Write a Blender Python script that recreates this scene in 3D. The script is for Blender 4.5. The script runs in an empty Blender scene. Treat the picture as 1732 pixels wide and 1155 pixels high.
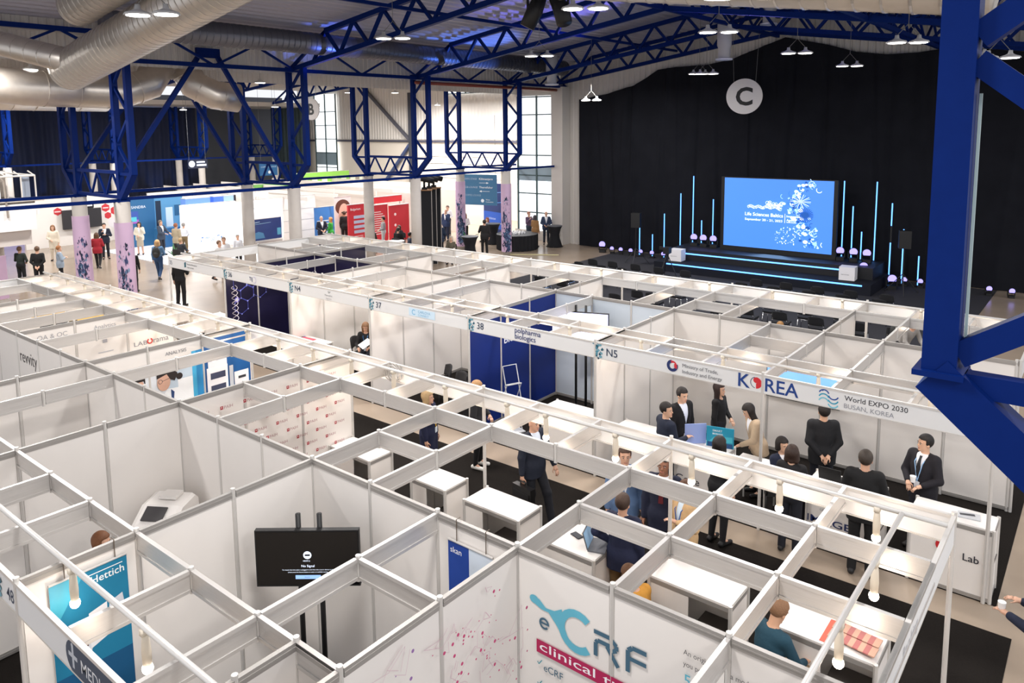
import bpy, math, random
import numpy as np
from mathutils import Vector, Matrix
random.seed(7); np.random.seed(7)
S = bpy.context.scene; COL = S.collection
PI = math.pi
# ---------------------------------------------------------------- camera
CAM = np.array([7.0293, -5.0365, 6.2541]); YAW, PITCH, ROLL = 0.6738, 0.1228, -0.009
FPX, U0, V0 = 1285.69, 871.14, 373.1
cd = bpy.data.cameras.new('camera'); cam = bpy.data.objects.new('camera', cd); COL.objects.link(cam)
cy, sy = math.cos(YAW), math.sin(YAW)
fw = Vector((-sy*math.cos(PITCH), cy*math.cos(PITCH), -math.sin(PITCH))); rr = Vector((cy, sy, 0)); uu = rr.cross(fw)
r2 = rr*math.cos(ROLL)+uu*math.sin(ROLL); u2 = uu*math.cos(ROLL)-rr*math.sin(ROLL)
cam.matrix_world = Matrix(((r2.x, u2.x, -fw.x, CAM[0]), (r2.y, u2.y, -fw.y, CAM[1]), (r2.z, u2.z, -fw.z, CAM[2]), (0, 0, 0, 1)))
cd.sensor_width = 36; cd.lens = FPX/1732*36; cd.shift_x = -(U0-866)/1732; cd.shift_y = (V0-577.5)/1732
cd.clip_start = .1; cd.clip_end = 300
S.camera = cam
# ---------------------------------------------------------------- light and exposure
S.view_settings.view_transform = 'Standard'; S.view_settings.look = 'None'; S.view_settings.gamma = 1
S.view_settings.use_curve_mapping = False; S.view_settings.exposure = 0.27
W = bpy.data.worlds.new('world'); S.world = W; W.use_nodes = True
W.node_tree.nodes['Background'].inputs[0].default_value = (.93, .95, 1, 1); W.node_tree.nodes['Background'].inputs[1].default_value = .85
def light(name, typ, loc, power, col=(1, 1, 1), size=.5, to=None, **kw):
    d = bpy.data.lights.new(name, typ); d.energy = power; d.color = col
    if typ == 'AREA': d.shape = 'DISK'; d.size = size
    elif typ in ('POINT', 'SPOT'): d.shadow_soft_size = size
    for k, v in kw.items(): setattr(d, k, v)
    o = bpy.data.objects.new(name, d); COL.objects.link(o); o.location = loc
    if to is not None: o.rotation_euler = (Vector(to)-Vector(loc)).to_track_quat('-Z', 'Y').to_euler()
    return o
# ---------------------------------------------------------------- materials
MATS = {}
def mat(name, col, rough=.6, metal=0, emit=0, noise=0, scale=8, bump=0, trans=0, spec=.5, stretch=None, ecol=None):
    if name in MATS: return MATS[name]
    m = bpy.data.materials.new(name); m.use_nodes = True; nt = m.node_tree; b = nt.nodes['Principled BSDF']
    c = tuple(x/255 for x in col) if max(col) > 1 else col
    c = tuple((x/12.92 if x <= .04045 else ((x+.055)/1.055)**2.4) for x in c)
    b.inputs['Base Color'].default_value = (*c, 1); b.inputs['Roughness'].default_value = rough; b.inputs['Metallic'].default_value = metal
    b.inputs['Specular IOR Level'].default_value = spec
    if trans: b.inputs['Transmission Weight'].default_value = trans
    if emit:
        b.inputs['Emission Color'].default_value = (*(ecol or c), 1); b.inputs['Emission Strength'].default_value = emit
    if noise or bump:
        tc = nt.nodes.new('ShaderNodeTexCoord'); n = nt.nodes.new('ShaderNodeTexNoise'); n.inputs['Scale'].default_value = scale; n.inputs['Detail'].default_value = 5
        src = tc.outputs['Object']
        if stretch:
            mp = nt.nodes.new('ShaderNodeMapping'); mp.inputs['Scale'].default_value = stretch; nt.links.new(src, mp.inputs[0]); src = mp.outputs[0]
        nt.links.new(src, n.inputs['Vector'])
        if noise:
            mx = nt.nodes.new('ShaderNodeMix'); mx.data_type = 'RGBA'
            mx.inputs[6].default_value = (*[x*(1-noise) for x in c], 1); mx.inputs[7].default_value = (*[min(1, x*(1+noise*.6)) for x in c], 1)
            nt.links.new(n.outputs['Fac'], mx.inputs[0]); nt.links.new(mx.outputs[2], b.inputs['Base Color'])
        if bump:
            bp = nt.nodes.new('ShaderNodeBump'); bp.inputs['Strength'].default_value = bump; bp.inputs['Distance'].default_value = .02
            nt.links.new(n.outputs['Fac'], bp.inputs['Height']); nt.links.new(bp.outputs[0], b.inputs['Normal'])
    MATS[name] = m; return m
def C(*c): return mat('paint_%02x%02x%02x' % c, c, .55)
M_white = mat('white_laminate', (236, 231, 226), .5, noise=.03, scale=3)
M_alu = mat('brushed_aluminium', (206, 203, 200), .36, .45, noise=.12, scale=3, stretch=(1, 1, 30))
M_alu2 = mat('satin_aluminium', (216, 213, 209), .4, .35, noise=.06, scale=4)
M_alud = mat('grey_extrusion', (168, 164, 160), .42, .4)
M_fascia = mat('fascia_board', (222, 222, 222), .6)
M_blue = mat('blue_steel_paint', (9, 35, 100), .45, noise=.12, scale=12, spec=.06)
M_conc = mat('painted_concrete', (196, 189, 182), .8, noise=.08, scale=5)
M_duct = mat('galvanised_duct', (205, 198, 190), .36, .8, noise=.12, scale=6)
M_black = mat('black_plastic', (18, 18, 20), .5)
M_blackf = mat('black_fabric', (20, 21, 26), .9, noise=.2, scale=20)
M_carpet = mat('dark_carpet', (36, 33, 31), .95, noise=.35, scale=60, bump=.2, spec=.03)
M_navy = mat('navy_print', (18, 12, 52), .45, noise=.15, scale=2)
M_royal = mat('royal_blue_print', (14, 40, 118), .5, noise=.08, scale=2, spec=.3)
M_chrome = mat('chrome_tube', (200, 200, 202), .18, 1)
M_bulb = mat('warm_bulb', (255, 240, 225), .4, emit=14, ecol=(1, .86, .72))
M_cool = mat('lamp_disc', (255, 250, 245), .4, emit=9, ecol=(1, .95, .9))
M_tube = mat('blue_neon', (60, 110, 200), .4, emit=2.4, ecol=(.12, .36, 1))
M_head = mat('violet_lens', (60, 50, 130), .3, emit=1.5, ecol=(.38, .33, 1))
M_win = mat('daylit_glazing', (240, 246, 250), .2, emit=1.1, ecol=(.93, .97, 1))
M_glass = mat('pale_grey_glazing', (150, 170, 182), .15)
M_chair = mat('charcoal_upholstery', (42, 41, 43), .9, noise=.15, scale=40)
M_cream = mat('lamp_holder_cream', (225, 214, 196), .5)
# ---------------------------------------------------------------- mesh helper
class MB:
    def __init__(s): s.v = []; s.f = []; s.mi = []; s.k = 0
    def add(s, vs, fs):
        n = len(s.v); s.v += [tuple(v) for v in vs]; s.f += [tuple(i+n for i in f) for f in fs]; s.mi += [s.k]*len(fs); return s
    def box(s, c, d, R=None):
        x, y, z = d[0]/2, d[1]/2, d[2]/2
        vs = [Vector(p) for p in ((-x, -y, -z), (x, -y, -z), (x, y, -z), (-x, y, -z), (-x, -y, z), (x, -y, z), (x, y, z), (-x, y, z))]
        if R is not None: vs = [R @ v for v in vs]
        return s.add([v+Vector(c) for v in vs], [(0, 3, 2, 1), (4, 5, 6, 7), (0, 1, 5, 4), (1, 2, 6, 5), (2, 3, 7, 6), (3, 0, 4, 7)])
    def bb(s, a, b): return s.box([(a[i]+b[i])/2 for i in range(3)], [abs(b[i]-a[i]) for i in range(3)])
    def bar(s, p, q, w, h=None):
        p, q = Vector(p), Vector(q); d = (q-p).normalized(); u = Vector((0, 0, 1)) if abs(d.z) < .95 else Vector((1, 0, 0))
        a = d.cross(u).normalized(); b = a.cross(d); w /= 2; h = (h or w*2)/2
        return s.add([p+a*i*w+b*j*h for i, j in ((-1, -1), (1, -1), (1, 1), (-1, 1))]+[q+a*i*w+b*j*h for i, j in ((-1, -1), (1, -1), (1, 1), (-1, 1))],
                     [(0, 1, 2, 3), (7, 6, 5, 4), (0, 4, 5, 1), (1, 5, 6, 2), (2, 6, 7, 3), (3, 7, 4, 0)])
    def tube(s, pts, r, n=8, cap=True):
        pts = [Vector(p) for p in pts]; m = len(pts); rs = r if isinstance(r, (list, tuple)) else [r]*m; vs = []; pa = None
        for i, p in enumerate(pts):
            d = (pts[min(i+1, m-1)]-pts[max(i-1, 0)]).normalized()
            if pa is None: u = Vector((0, 0, 1)) if abs(d.z) < .9 else Vector((1, 0, 0)); a = d.cross(u).normalized()
            else: a = (pa-d*pa.dot(d)).normalized()
            pa = a; b = d.cross(a)
            vs += [p+(a*math.cos(2*PI*k/n)+b*math.sin(2*PI*k/n))*rs[i] for k in range(n)]
        fs = [(i*n+k, i*n+(k+1) % n, (i+1)*n+(k+1) % n, (i+1)*n+k) for i in range(m-1) for k in range(n)]
        if cap: fs += [tuple(range(n))[::-1], tuple((m-1)*n+k for k in range(n))]
        return s.add(vs, fs)
    def lathe(s, c, prof, n=16):
        m = len(prof); vs = [(c[0]+r*math.cos(2*PI*k/n), c[1]+r*math.sin(2*PI*k/n), c[2]+z) for r, z in prof for k in range(n)]
        return s.add(vs, [(i*n+k, i*n+(k+1) % n, (i+1)*n+(k+1) % n, (i+1)*n+k) for i in range(m-1) for k in range(n)]+[tuple(range(n))[::-1], tuple((m-1)*n+k for k in range(n))])
    def ball(s, c, r, n=10):
        r = r if isinstance(r, (list, tuple)) else (r, r, r)
        pr = [(math.sin(PI*i/n), -math.cos(PI*i/n)) for i in range(n+1)]
        vs = [(c[0]+r[0]*a*math.cos(2*PI*k/12), c[1]+r[1]*a*math.sin(2*PI*k/12), c[2]+r[2]*b) for a, b in pr for k in range(12)]
        return s.add(vs, [(i*12+k, i*12+(k+1) % 12, (i+1)*12+(k+1) % 12, (i+1)*12+k) for i in range(n) for k in range(12)])
    def build(s, name, mats, parent=None, smooth=False, keep=False):
        mats = mats if isinstance(mats, (list, tuple)) else [mats]
        me = bpy.data.meshes.new(name); V = np.array(s.v, float)
        if parent is not None: off = np.zeros(3)
        elif keep: off = np.zeros(3)
        else: off = np.array([(V[:, 0].min()+V[:, 0].max())/2, (V[:, 1].min()+V[:, 1].max())/2, V[:, 2].min()])
        me.from_pydata((V-off).tolist(), [], s.f)
        for m in mats: me.materials.append(m)
        me.polygons.foreach_set('material_index', s.mi)
        if smooth: me.polygons.foreach_set('use_smooth', [True]*len(s.f))
        me.update()
        o = bpy.data.objects.new(name, me); COL.objects.link(o); o.location = off
        if parent is not None: o.parent = parent
        return o
def tag(o, label, cat, group=None, kind=None):
    o['label'] = label; o['category'] = cat
    if group: o['group'] = group
    if kind: o['kind'] = kind
    return o
def struct(o): o['kind'] = 'structure'; return o
def T(name, label, cat, loc=(0, 0, 0), rz=0, group=None):
    o = bpy.data.objects.new(name, None); COL.objects.link(o); o.location = loc; o.rotation_euler = (0, 0, rz); o.empty_display_size = .2
    return tag(o, label, cat, group)
def dup(root, loc, rz=0, label=None, group=None, rot=None):
    def cp(o, par):
        c = o.copy(); COL.objects.link(c); c.parent = par
        for ch in KIDS.get(o.name, []): KIDS.setdefault(c.name, []).append(cp(ch, c))
        return c
    c = cp(root, None); c.location = loc; c.rotation_euler = rot or (0, 0, rz)
    if label: c['label'] = label
    if group: c['group'] = group
    return c
KIDS = {}
def kid(par, *ks):
    for k in ks: KIDS.setdefault(par.name, []).append(k)
    return ks[0]
def PT(par, name, mb, m, smooth=False):
    o = mb.build(name, m, par, smooth); kid(par, o); return o
# flat printed graphics: shapes in (u,v) metres on a plane, later shapes lie on top
FONT = {}
def textmesh(t, bold=0, space=1):
    k = (t, bold, space)
    if k not in FONT:
        cu = bpy.data.curves.new('lettering', 'FONT'); cu.body = t; cu.size = 1; cu.resolution_u = 3; cu.offset = bold; cu.space_character = space
        ob = bpy.data.objects.new('lettering', cu); me = bpy.data.meshes.new_from_object(ob)
        FONT[k] = ([tuple(v.co[:2]) for v in me.vertices], [tuple(p.vertices) for p in me.polygons])
        bpy.data.objects.remove(ob); bpy.data.meshes.remove(me)
    return FONT[k]
def graphic(name, par, o, u, v, shapes, off=.002, step=.0012, label=None, keepworld=False):
    """o origin, u/v unit axes; shapes: (kind, colour, args...)"""
    if not shapes: return None
    o, u, v = Vector(o), Vector(u), Vector(v); n = u.cross(v).normalized(); mb = MB(); ms = []; d = off
    for sh in shapes:
        k, c = sh[0], sh[1]; m = c if not isinstance(c, tuple) else C(*c)
        if m not in ms: ms.append(m)
        mb.k = ms.index(m); a = sh[2:]; P = lambda x, y: o+u*x+v*y+n*d
        if k == 'rect': x, y, w, h = a; mb.add([P(x, y), P(x+w, y), P(x+w, y+h), P(x, y+h)], [(0, 1, 2, 3)])
        elif k == 'poly': mb.add([P(*q) for q in a[0]], [tuple(range(len(a[0])))])
        elif k == 'circ': x, y, r = a[:3]; ry = a[3] if len(a) > 3 else r; mb.add([P(x+r*math.cos(i*PI/10), y+ry*math.sin(i*PI/10)) for i in range(20)], [tuple(range(20))])
        elif k == 'arc':
            x, y, r, w, a0, a1 = a; N = 16; vs = []
            for i in range(N+1):
                t = math.radians(a0+(a1-a0)*i/N); vs += [P(x+(r-w/2)*math.cos(t), y+(r-w/2)*math.sin(t)), P(x+(r+w/2)*math.cos(t), y+(r+w/2)*math.sin(t))]
            mb.add(vs, [(2*i, 2*i+1, 2*i+3, 2*i+2) for i in range(N)])
        elif k == 'line':
            p, q, w = a; dx, dy = q[0]-p[0], q[1]-p[1]; L = math.hypot(dx, dy) or 1; nx, ny = -dy/L*w/2, dx/L*w/2
            mb.add([P(p[0]-nx, p[1]-ny), P(q[0]-nx, q[1]-ny), P(q[0]+nx, q[1]+ny), P(p[0]+nx, p[1]+ny)], [(0, 1, 2, 3)])
        elif k == 'text':
            t, x, y, sz = a[:4]; bold = a[4] if len(a) > 4 else 0; wfit = a[5] if len(a) > 5 else None
            vs, fs = textmesh(t, bold); xs = [q[0] for q in vs]; sx = sz
            if wfit: sx = wfit/(max(xs)-min(xs))
            mb.add([P(x+(q[0]-min(xs))*sx, y+q[1]*sz) for q in vs], fs)
        if k != 'text' or True: d += step/4
    ob = mb.build(name, ms, par, keep=keepworld)
    if par is not None: kid(par, ob)
    if label: ob['label'] = label
    return ob
Z3 = (0, 0, 1)
# ---------------------------------------------------------------- floor, walls, roof
mf = mat('polished_concrete', (160, 144, 127), .24, noise=.14, scale=1.3)
struct(MB().bb((-75, -14, -.2), (16, 42, 0)).build('floor', mf))
CARPETS = [((-14.8, -2.95), (5.95, 2.95), 'front block'), ((-14.8, 6.05), (6.15, 11.95), 'far block')]
tag(MB().bb((-6.6, 2.96, 0), (6.38, 5.4, .006)).build('aisle_carpet', M_carpet), 'dark grey carpet runner laid along the aisle between the two stand blocks', 'carpet')
tag(MB().bb((-14.9, 6.02, 0), (6.15, 11.98, .006)).build('stand_carpet', M_carpet), 'dark carpet under the far stand block with the numbered fascia', 'carpet')
tag(MB().bb((-14.9, -2.95, 0), (5.98, 2.95, .006)).build('stand_carpet', M_carpet), 'dark carpet under the near stand block with the clinical trials wall', 'carpet')
tag(MB().bb((-12.4, 13.2, 0), (3.7, 28, .006)).build('stage_carpet', mat('grey_stage_carpet', (58, 58, 62), .9, noise=.2, scale=30, spec=.1)), 'large black carpet in front of the stage under the audience chairs', 'carpet')
M_lt = mat('pale_exhibit_floor', (214, 214, 218), .5)
tag(MB().bb((-34.3, 12.1, 0), (-24.5, 16.5, .03)).build('stand_platform', M_lt), 'low pale platform floor under the teal and white lit stands', 'platform')
def corrugated(name, p0, du, L, v, pitch, depth, m, kindstruct=True):
    """sheet from p0 along unit du for L, extruded by vector v, profile depth along normal"""
    p0, du, v = Vector(p0), Vector(du), Vector(v); n = du.cross(v).normalized(); mb = MB(); k = int(L/pitch); pts = []
    for i in range(k):
        for a, dd in ((0, 0), (.35, 0), (.5, 1), (.85, 1)): pts.append(p0+du*((i+a)*L/k)+n*depth*dd)
    pts.append(p0+du*L)
    mb.add(pts+[p+v for p in pts], [(i, i+1, len(pts)+i+1, len(pts)+i) for i in range(len(pts)-1)])
    return struct(mb.build(name, m))
M_deck = mat('white_roof_deck', (172, 170, 182), .5, noise=.12, scale=.5)
M_cor = mat('white_corrugated_cladding', (205, 200, 194), .55, noise=.05, scale=1)
RX = -4.85; SL = .146
def chord(x, c=RX, e=8.3, half=11.61): return e+SL*(half-abs(x-c))
for side, x0 in ((-1, RX), (1, RX)):
    du = Vector((side, 0, -SL)).normalized(); L = 12.1*math.sqrt(1+SL*SL)
    o = corrugated('ceiling', (RX, -12, 11.12), du, L, (0, 42.5, 0), .34, .07*(1 if side > 0 else -1), M_deck)
# low corridor roof and far hall roof
M_deck2 = mat('grey_roof_deck', (196, 190, 184), .6, noise=.06, scale=.5)
struct(MB().bb((-19.6, -12, 9.0), (-16.6, 34.6, 9.1)).build('ceiling', M_deck2))
o = corrugated('ceiling', (-19.4, -12, 9.35), Vector((-1, 0, .1)).normalized(), 12.8, (0, 46.5, 0), .34, .06, M_deck2)
o = corrugated('ceiling', (-32.1, -12, 10.6), Vector((-1, 0, -.1)).normalized(), 13, (0, 46.5, 0), .34, .06, M_deck2)
corrugated('wall_upstand', (-16.75, -12, 8.2), (0, 1, 0), 40.3, (0, 0, 1.25), .22, .04, M_cor)
corrugated('wall_upstand', (-19.35, -12, 8.02), (0, 1, 0), 46.3, (0, 0, 1.4), .22, .04, M_cor)
struct(MB().bb((-52.4, -14, 8.0), (-44.6, 36, 8.3)).build('ceiling', M_deck2))
# stage end wall, clad and mostly behind drapes
struct(MB().bb((-16.6, 28.5, 0), (16, 28.9, 11.3)).build('wall_stage', M_cor))
corrugated('wall_stage', (-16.55, 28.42, 0), (1, 0, 0), 32, (0, 0, 11), .3, .05, M_cor)
struct(MB().bb((-16.62, 27.7, 0), (-15.9, 28.4, 8.3)).build('trim_pier', M_cor))
# glazed wall beside the pier
def window(name, x0, x1, z0, z1, y, nx, zs, sp=None):
    mb = MB()
    for i in range(nx+1): mb.bb((x0+(x1-x0)*i/nx-.04, y-.08, z0), (x0+(x1-x0)*i/nx+.04, y, z1))
    for z in zs: mb.bb((x0, y-.07, z-.03), (x1, y-.01, z+.03))
    w = struct(mb.build(name, C(60, 82, 84)))
    g = MB().bb((x0, y, z0), (x1, y+.03, z1)); off = w.location
    g.v = [tuple(np.array(v)-np.array(off)) for v in g.v]; PT(w, 'glazing', g, M_win)
    if sp:
        g = MB().bb((x0+.05, y-.04, sp[0]), (x1-.05, y-.01, sp[1])); g.v = [tuple(np.array(v)-np.array(off)) for v in g.v]; PT(w, 'grey_spandrel', g, M_glass)
    return w
window('window_1', -19.3, -16.7, .55, 7.9, 28.3, 2, [1.55, 2.6, 3.6, 4.7, 5.8, 6.9, 7.85], (3.3, 4.1))
M_beige = mat('beige_wall_panel', (222, 212, 200), .7, noise=.04, scale=1)
struct(MB().bb((-19.6, 28.34, 0), (-16.6, 28.45, .55)).build('wall_stage', M_cor))
struct(MB().bb((-19.6, 28.34, 7.9), (-16.6, 28.45, 9.3)).build('wall_stage', M_cor))
struct(MB().bb((-48, 34.5, 0), (-19.4, 34.8, 10.6)).build('wall_back', M_beige))
corrugated('wall_back', (-48, 34.45, 5.4), (1, 0, 0), 28.5, (0, 0, 5), .3, .04, M_cor)
struct(MB().bb((-48, 34.3, 5.2), (-19.6, 34.42, 5.34)).build('trim_rail', C(70, 70, 84)))
struct(MB().bb((-34.2, 34.1, 0), (-33.8, 34.42, 8.8)).build('trim_post', C(60, 62, 72)))
struct(MB().bar((-34.1, 34.2, 5.3), (-39.5, 34.2, 9.6), .2).build('trim_brace', C(80, 80, 90)))
struct(MB().bar((-34.2, 34.2, 5.0), (-38.5, 34.2, .6), .2).build('trim_brace', C(60, 72, 110)))
window('window_2', -30.4, -23.2, 8.55, 9.25, 34.3, 4, [8.58, 9.22])
window('window_3', -45.3, -42.6, 1.0, 9.0, 34.2, 2, [2, 3.1, 4.3, 5.4, 6.5, 7.6], (3.3, 4.3))
mb = MB()
for i in range(9): mb.bb((-33.3, 34.28, .2+i*.5), (-25.6, 34.36, .66+i*.5))
struct(mb.build('door_1', C(222, 214, 204)))
# far side wall with dark drapes
struct(MB().bb((-52.8, -14, 0), (-52.4, 36, 9)).build('wall_left', C(60, 62, 70)))
def curtain(name, pts, axis, m, label, fold=.12, n=400, pitch=.35):
    """pts: list of (s, ztop) along the axis; hanging to floor; folds displaced along normal"""
    S0, S1 = pts[0][0], pts[-1][0]; mb = MB(); rows = 14; vs = []; base = axis
    ph = [random.uniform(0, 6.28) for _ in range(6)]
    RG = [(random.uniform(S0, S1), random.uniform(-1.4, 1.4), random.uniform(.05, .16), random.uniform(-.9, 1), random.uniform(0, 1)) for _ in range(int((S1-S0)*3))]
    for j in range(rows+1):
        for i in range(n+1):
            s = S0+(S1-S0)*i/n; zt = np.interp(s, [p[0] for p in pts], [p[1] for p in pts]); t = j/rows
            g = .5+.5*math.sin(s*.9+ph[0])*math.sin(s*.37+ph[1])
            d = fold*(g*math.sin(2*PI*s/pitch+ph[2]+.8*math.sin(t*2+s))+.6*math.sin(2*PI*s/(pitch*3.3)+ph[3]+t*1.4))
            if name == 'main':
                for c0, dr, wd, am, tc in RG:
                    q = (s-c0-dr*t*.5)/wd
                    if abs(q) < 3: d += .11*am*math.exp(-q*q)*max(0, 1-abs(t-tc)*1.3)
            z = .02+zt*(1-t) if t < 1 else .02
            vs.append((s, base+d, z) if name != 'side' else (base+d, s, z))
    N = n+1; mb.add(vs, [(j*N+i, j*N+i+1, (j+1)*N+i+1, (j+1)*N+i) for j in range(rows) for i in range(n)])
    return tag(mb.build('stage_curtain' if name != 'side' else 'side_curtain', m, smooth=True), label, 'curtain')
M_drape = mat('black_drape', (34, 35, 40), .9, noise=.3, scale=1.2, spec=0)
cur = [(-15.1, 7.6), (-13.4, 7.85), (-11.88, 8.2), (-10.6, 8.88), (-9.67, 8.95), (-8.04, 8.98), (-6.92, 9.15), (-5.6, 9.6), (-4.57, 9.92), (-2.85, 9.5), (-1.68, 9.12), (-.56, 8.95), (.6, 8.95), (1.6, 9.05), (3, 8.9), (5, 8.6), (9, 8)]
curtain('main', cur, 28.1, M_drape, 'tall black stage drape hanging across the end wall behind the screen', .03, 900, .9)
M_drb = mat('dark_navy_drape', (14, 22, 48), .8, noise=.2, scale=3)
curtain('side', [(2, 8), (27.5, 8)], -52.1, M_drb, 'long dark navy drape across the far left side of the hall', .15, 400, .7)
M_drg = mat('grey_green_drape', (76, 92, 96), .8)
tag(curtain('back', [(-51, 8.2), (-46, 8.2)], 33.9, M_drg, 'x', .12, 120, .6), 'short grey green drape in the far corner beside the tall window', 'curtain')
for y in np.linspace(9, 26, 9): light('uplight', 'SPOT', (-51.2, y, .3), 260, (.12, .35, 1), .05, to=(-52, y, 5), spot_size=1.0, spot_blend=.8)
# ---------------------------------------------------------------- columns, towers, trusses
ROWS = [-.7, 5.4, 11.5, 17.6, 23.7]
def nm(y): return {-.7: 'nearest', 5.4: 'first', 11.5: 'second', 17.6: 'third', 23.7: 'fourth', 29.8: 'fifth'}[y]
def column(x, y, h=4.12, banner=False, r=.225, lab=''):
    t = T('concrete_column', lab, 'column', (x, y, 0))
    PT(t, 'shaft', MB().lathe((0, 0, 0), [(r, 0), (r, h)], 24), M_conc, True)
    PT(t, 'cap_plate', MB().box((0, 0, h+.02), (r*1.6, r*1.6, .05)), M_blue)
    if banner:
        mb = MB(); z0, z1, R, n = .15, 3.5, r+.03, 28
        mb.add([(R*math.cos(2*PI*k/n), R*math.sin(2*PI*k/n), z) for z in (z0, z1) for k in range(n)], [(k, (k+1) % n, n+(k+1) % n, n+k) for k in range(n)])
        bn = PT(t, 'banner_wrap', mb, mat('lilac_print', (206, 176, 205), .6, noise=.05, scale=2), True)
        # dark blue botanical forms printed on the wrap, on the side facing the aisles
        mb = MB(); cols = [C(30, 48, 84), C(70, 100, 138), C(48, 60, 104), C(120, 150, 180), C(20, 30, 58)]; rnd = random.Random(int(x*10+y))
        for i in range(300):
            big = i < 34
            mb.k = rnd.randrange(5); zc = rnd.uniform(.2, 2.85) if rnd.random() < .4 else rnd.uniform(.4, 2.1); a = math.atan2(CAM[1]-y, CAM[0]-x)+.3*math.sin(zc*2.3)+rnd.gauss(0, .36); wv = .25+.8*max(0, math.sin(zc*1.9+.3)); da = rnd.uniform(.12, .5)*wv; dz = rnd.uniform(.02, .1)
            if rnd.random() < .3: da *= .3
            if big: mb.k = (0, 4, 2)[i % 3]; da = rnd.uniform(.3, .5)*min(1, wv+.2); dz = rnd.uniform(.1, .2)
            th = rnd.uniform(0, PI); RR = R+.008+.0006*(i % 7); vs = []
            for q in range(9):
                e, f = math.cos(q*2*PI/9)*da, math.sin(q*2*PI/9)*dz*(.6 if q % 2 else 1); f /= (.6 if q % 2 == 0 and big else 1); f *= (.6 if big else 1); e *= .8+.4*rnd.random(); vs.append((a+e*math.cos(th)-f*.5*math.sin(th), zc+f*math.cos(th)+e*.25*math.sin(th)))
            mb.add([(RR*math.cos(p), RR*math.sin(p), z) for p, z in vs], [tuple(range(9))])
        PT(bn, 'botanical_print', mb, cols)
    return t
def tower(x, y, sgn, h=4.16, top=8.45, w=.17, lab='', off=.88):
    """lattice tower on a column: straight chord plus an outer chord that bends in to the foot"""
    t = T('steel_tower', lab, 'steel tower', (x, y, h)); o = sgn*off; H = top-h; b = .8
    PT(t, 'inner_chord', MB().bar((0, 0, 0), (0, 0, H), w), M_blue); PT(t, 'outer_chord', MB().bar((o, 0, b), (o, 0, H), w), M_blue)
    PT(t, 'raker', MB().bar((0, 0, .02), (o, 0, b+.05), w*1.05), M_blue); PT(t, 'tie_bar', MB().bar((0, 0, b), (o, 0, b), w*.5), M_blue)
    n = 2; L = (H-b)/n
    for i in range(n):
        z = b+i*L; a, c = ((o, z), (0, z+L/2)); PT(t, 'lacing', MB().bar((a[0], 0, a[1]), (c[0], 0, c[1]), w*.45).bar((0, 0, z+L/2), (o, 0, z+L), w*.45), M_blue)
    return t
def link_truss(xa, xb, y, lab):
    t = T('link_truss', lab, 'truss', (0, y, 4.2)); a, b = min(xa, xb), max(xa, xb)
    PT(t, 'top_chord', MB().bar((a, 0, .8), (b, 0, .8), .1), M_blue); PT(t, 'bottom_chord', MB().bar((a, 0, .05), (b, 0, .05), .1), M_blue)
    n = 3; mb = MB(); L = (b-a)/n
    for i in range(n): mb.bar((a+i*L, 0, .05), (a+(i+.5)*L, 0, .8), .055).bar((a+(i+.5)*L, 0, .8), (a+(i+1)*L, 0, .05), .055)
    PT(t, 'lacing', mb, M_blue)
for y in ROWS[1:]:
    column(-16.46, y, banner=y in (5.4, 23.7), lab=('lilac banner column with dark plant forms, ' if y in (5.4, 23.7) else 'bare round concrete column, ')+nm(y)+' from the left in the front row')
    column(-19.5, y, banner=y in (5.4, 23.7), lab=('round column with lilac plant banner, ' if y in (5.4, 23.7) else 'plain round concrete column, ')+nm(y)+' of the left-hand row behind the other columns')
    tower(-16.46, y, 1, lab='blue lattice tower standing on the %s right-hand column, counted from the left' % nm(y))
    tower(-19.5, y, -1, lab='blue lattice tower on the %s column of the left-hand row behind' % nm(y))
    link_truss(-16.46, -19.5, y, 'short blue link truss joining the %s pair of columns' % nm(y))
for y in [5.4, 11.5, 17.6, 23.7, 29.8]:
    for x, sg in ((-44.7, 1), (-47.9, -1)):
        if y == 5.4: continue
        column(x, y, lab='distant bare column at the far left drapes, %s row, %s of its pair' % (nm(y), 'right' if sg > 0 else 'left'))
        tower(x, y, sg, top=7.95, lab='distant blue lattice tower near the far drapes, %s row, %s of its pair' % (nm(y), 'right' if sg > 0 else 'left'))
    if y > 5.4: link_truss(-44.7, -47.9, y, 'distant blue link truss between the %s far pair of columns' % nm(y))
# near tower at the right edge of the picture
nt_ = T('steel_tower', 'massive dark blue steel tower post close up at the right edge of the picture', 'steel tower', (7.35, -.55, 4.1))
w = .2; ox = -1.0
for yy, nmz in ((0, 'main_post'), ):
    PT(nt_, nmz, MB().bar((ox, 0, .86), (ox, 0, 6), .165, .165).bb((ox-.12, -.12, .83), (ox+.12, .12, .86)), M_blue)
PT(nt_, 'raker', MB().bar((ox-.03, 0, .84), (0, 0, -.05), .19, .22), M_blue)
PT(nt_, 'tie_bar', MB().bar((ox+.05, 0, .8), (0, 0, .8), .09, .12), M_blue)
PT(nt_, 'lacing', MB().bar((ox+.08, 0, .95), (0, 0, 1.55), .11, .13), M_blue)
PT(nt_, 'lacing', MB().bar((0, 0, 1.72), (ox+.08, 0, 2.46), .1, .12), M_blue)
PT(nt_, 'lacing', MB().bar((ox+.08, 0, 2.58), (0, 0, 3.26), .1, .13), M_blue)
PT(nt_, 'inner_chord', MB().bar((0, 0, -.1), (0, 0, 6), .2), M_blue)
PT(nt_, 'hanging_strap', MB().bar((ox+.10, .02, .9), (ox+.10, .02, 2.3), .014), C(170, 190, 190))
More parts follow.
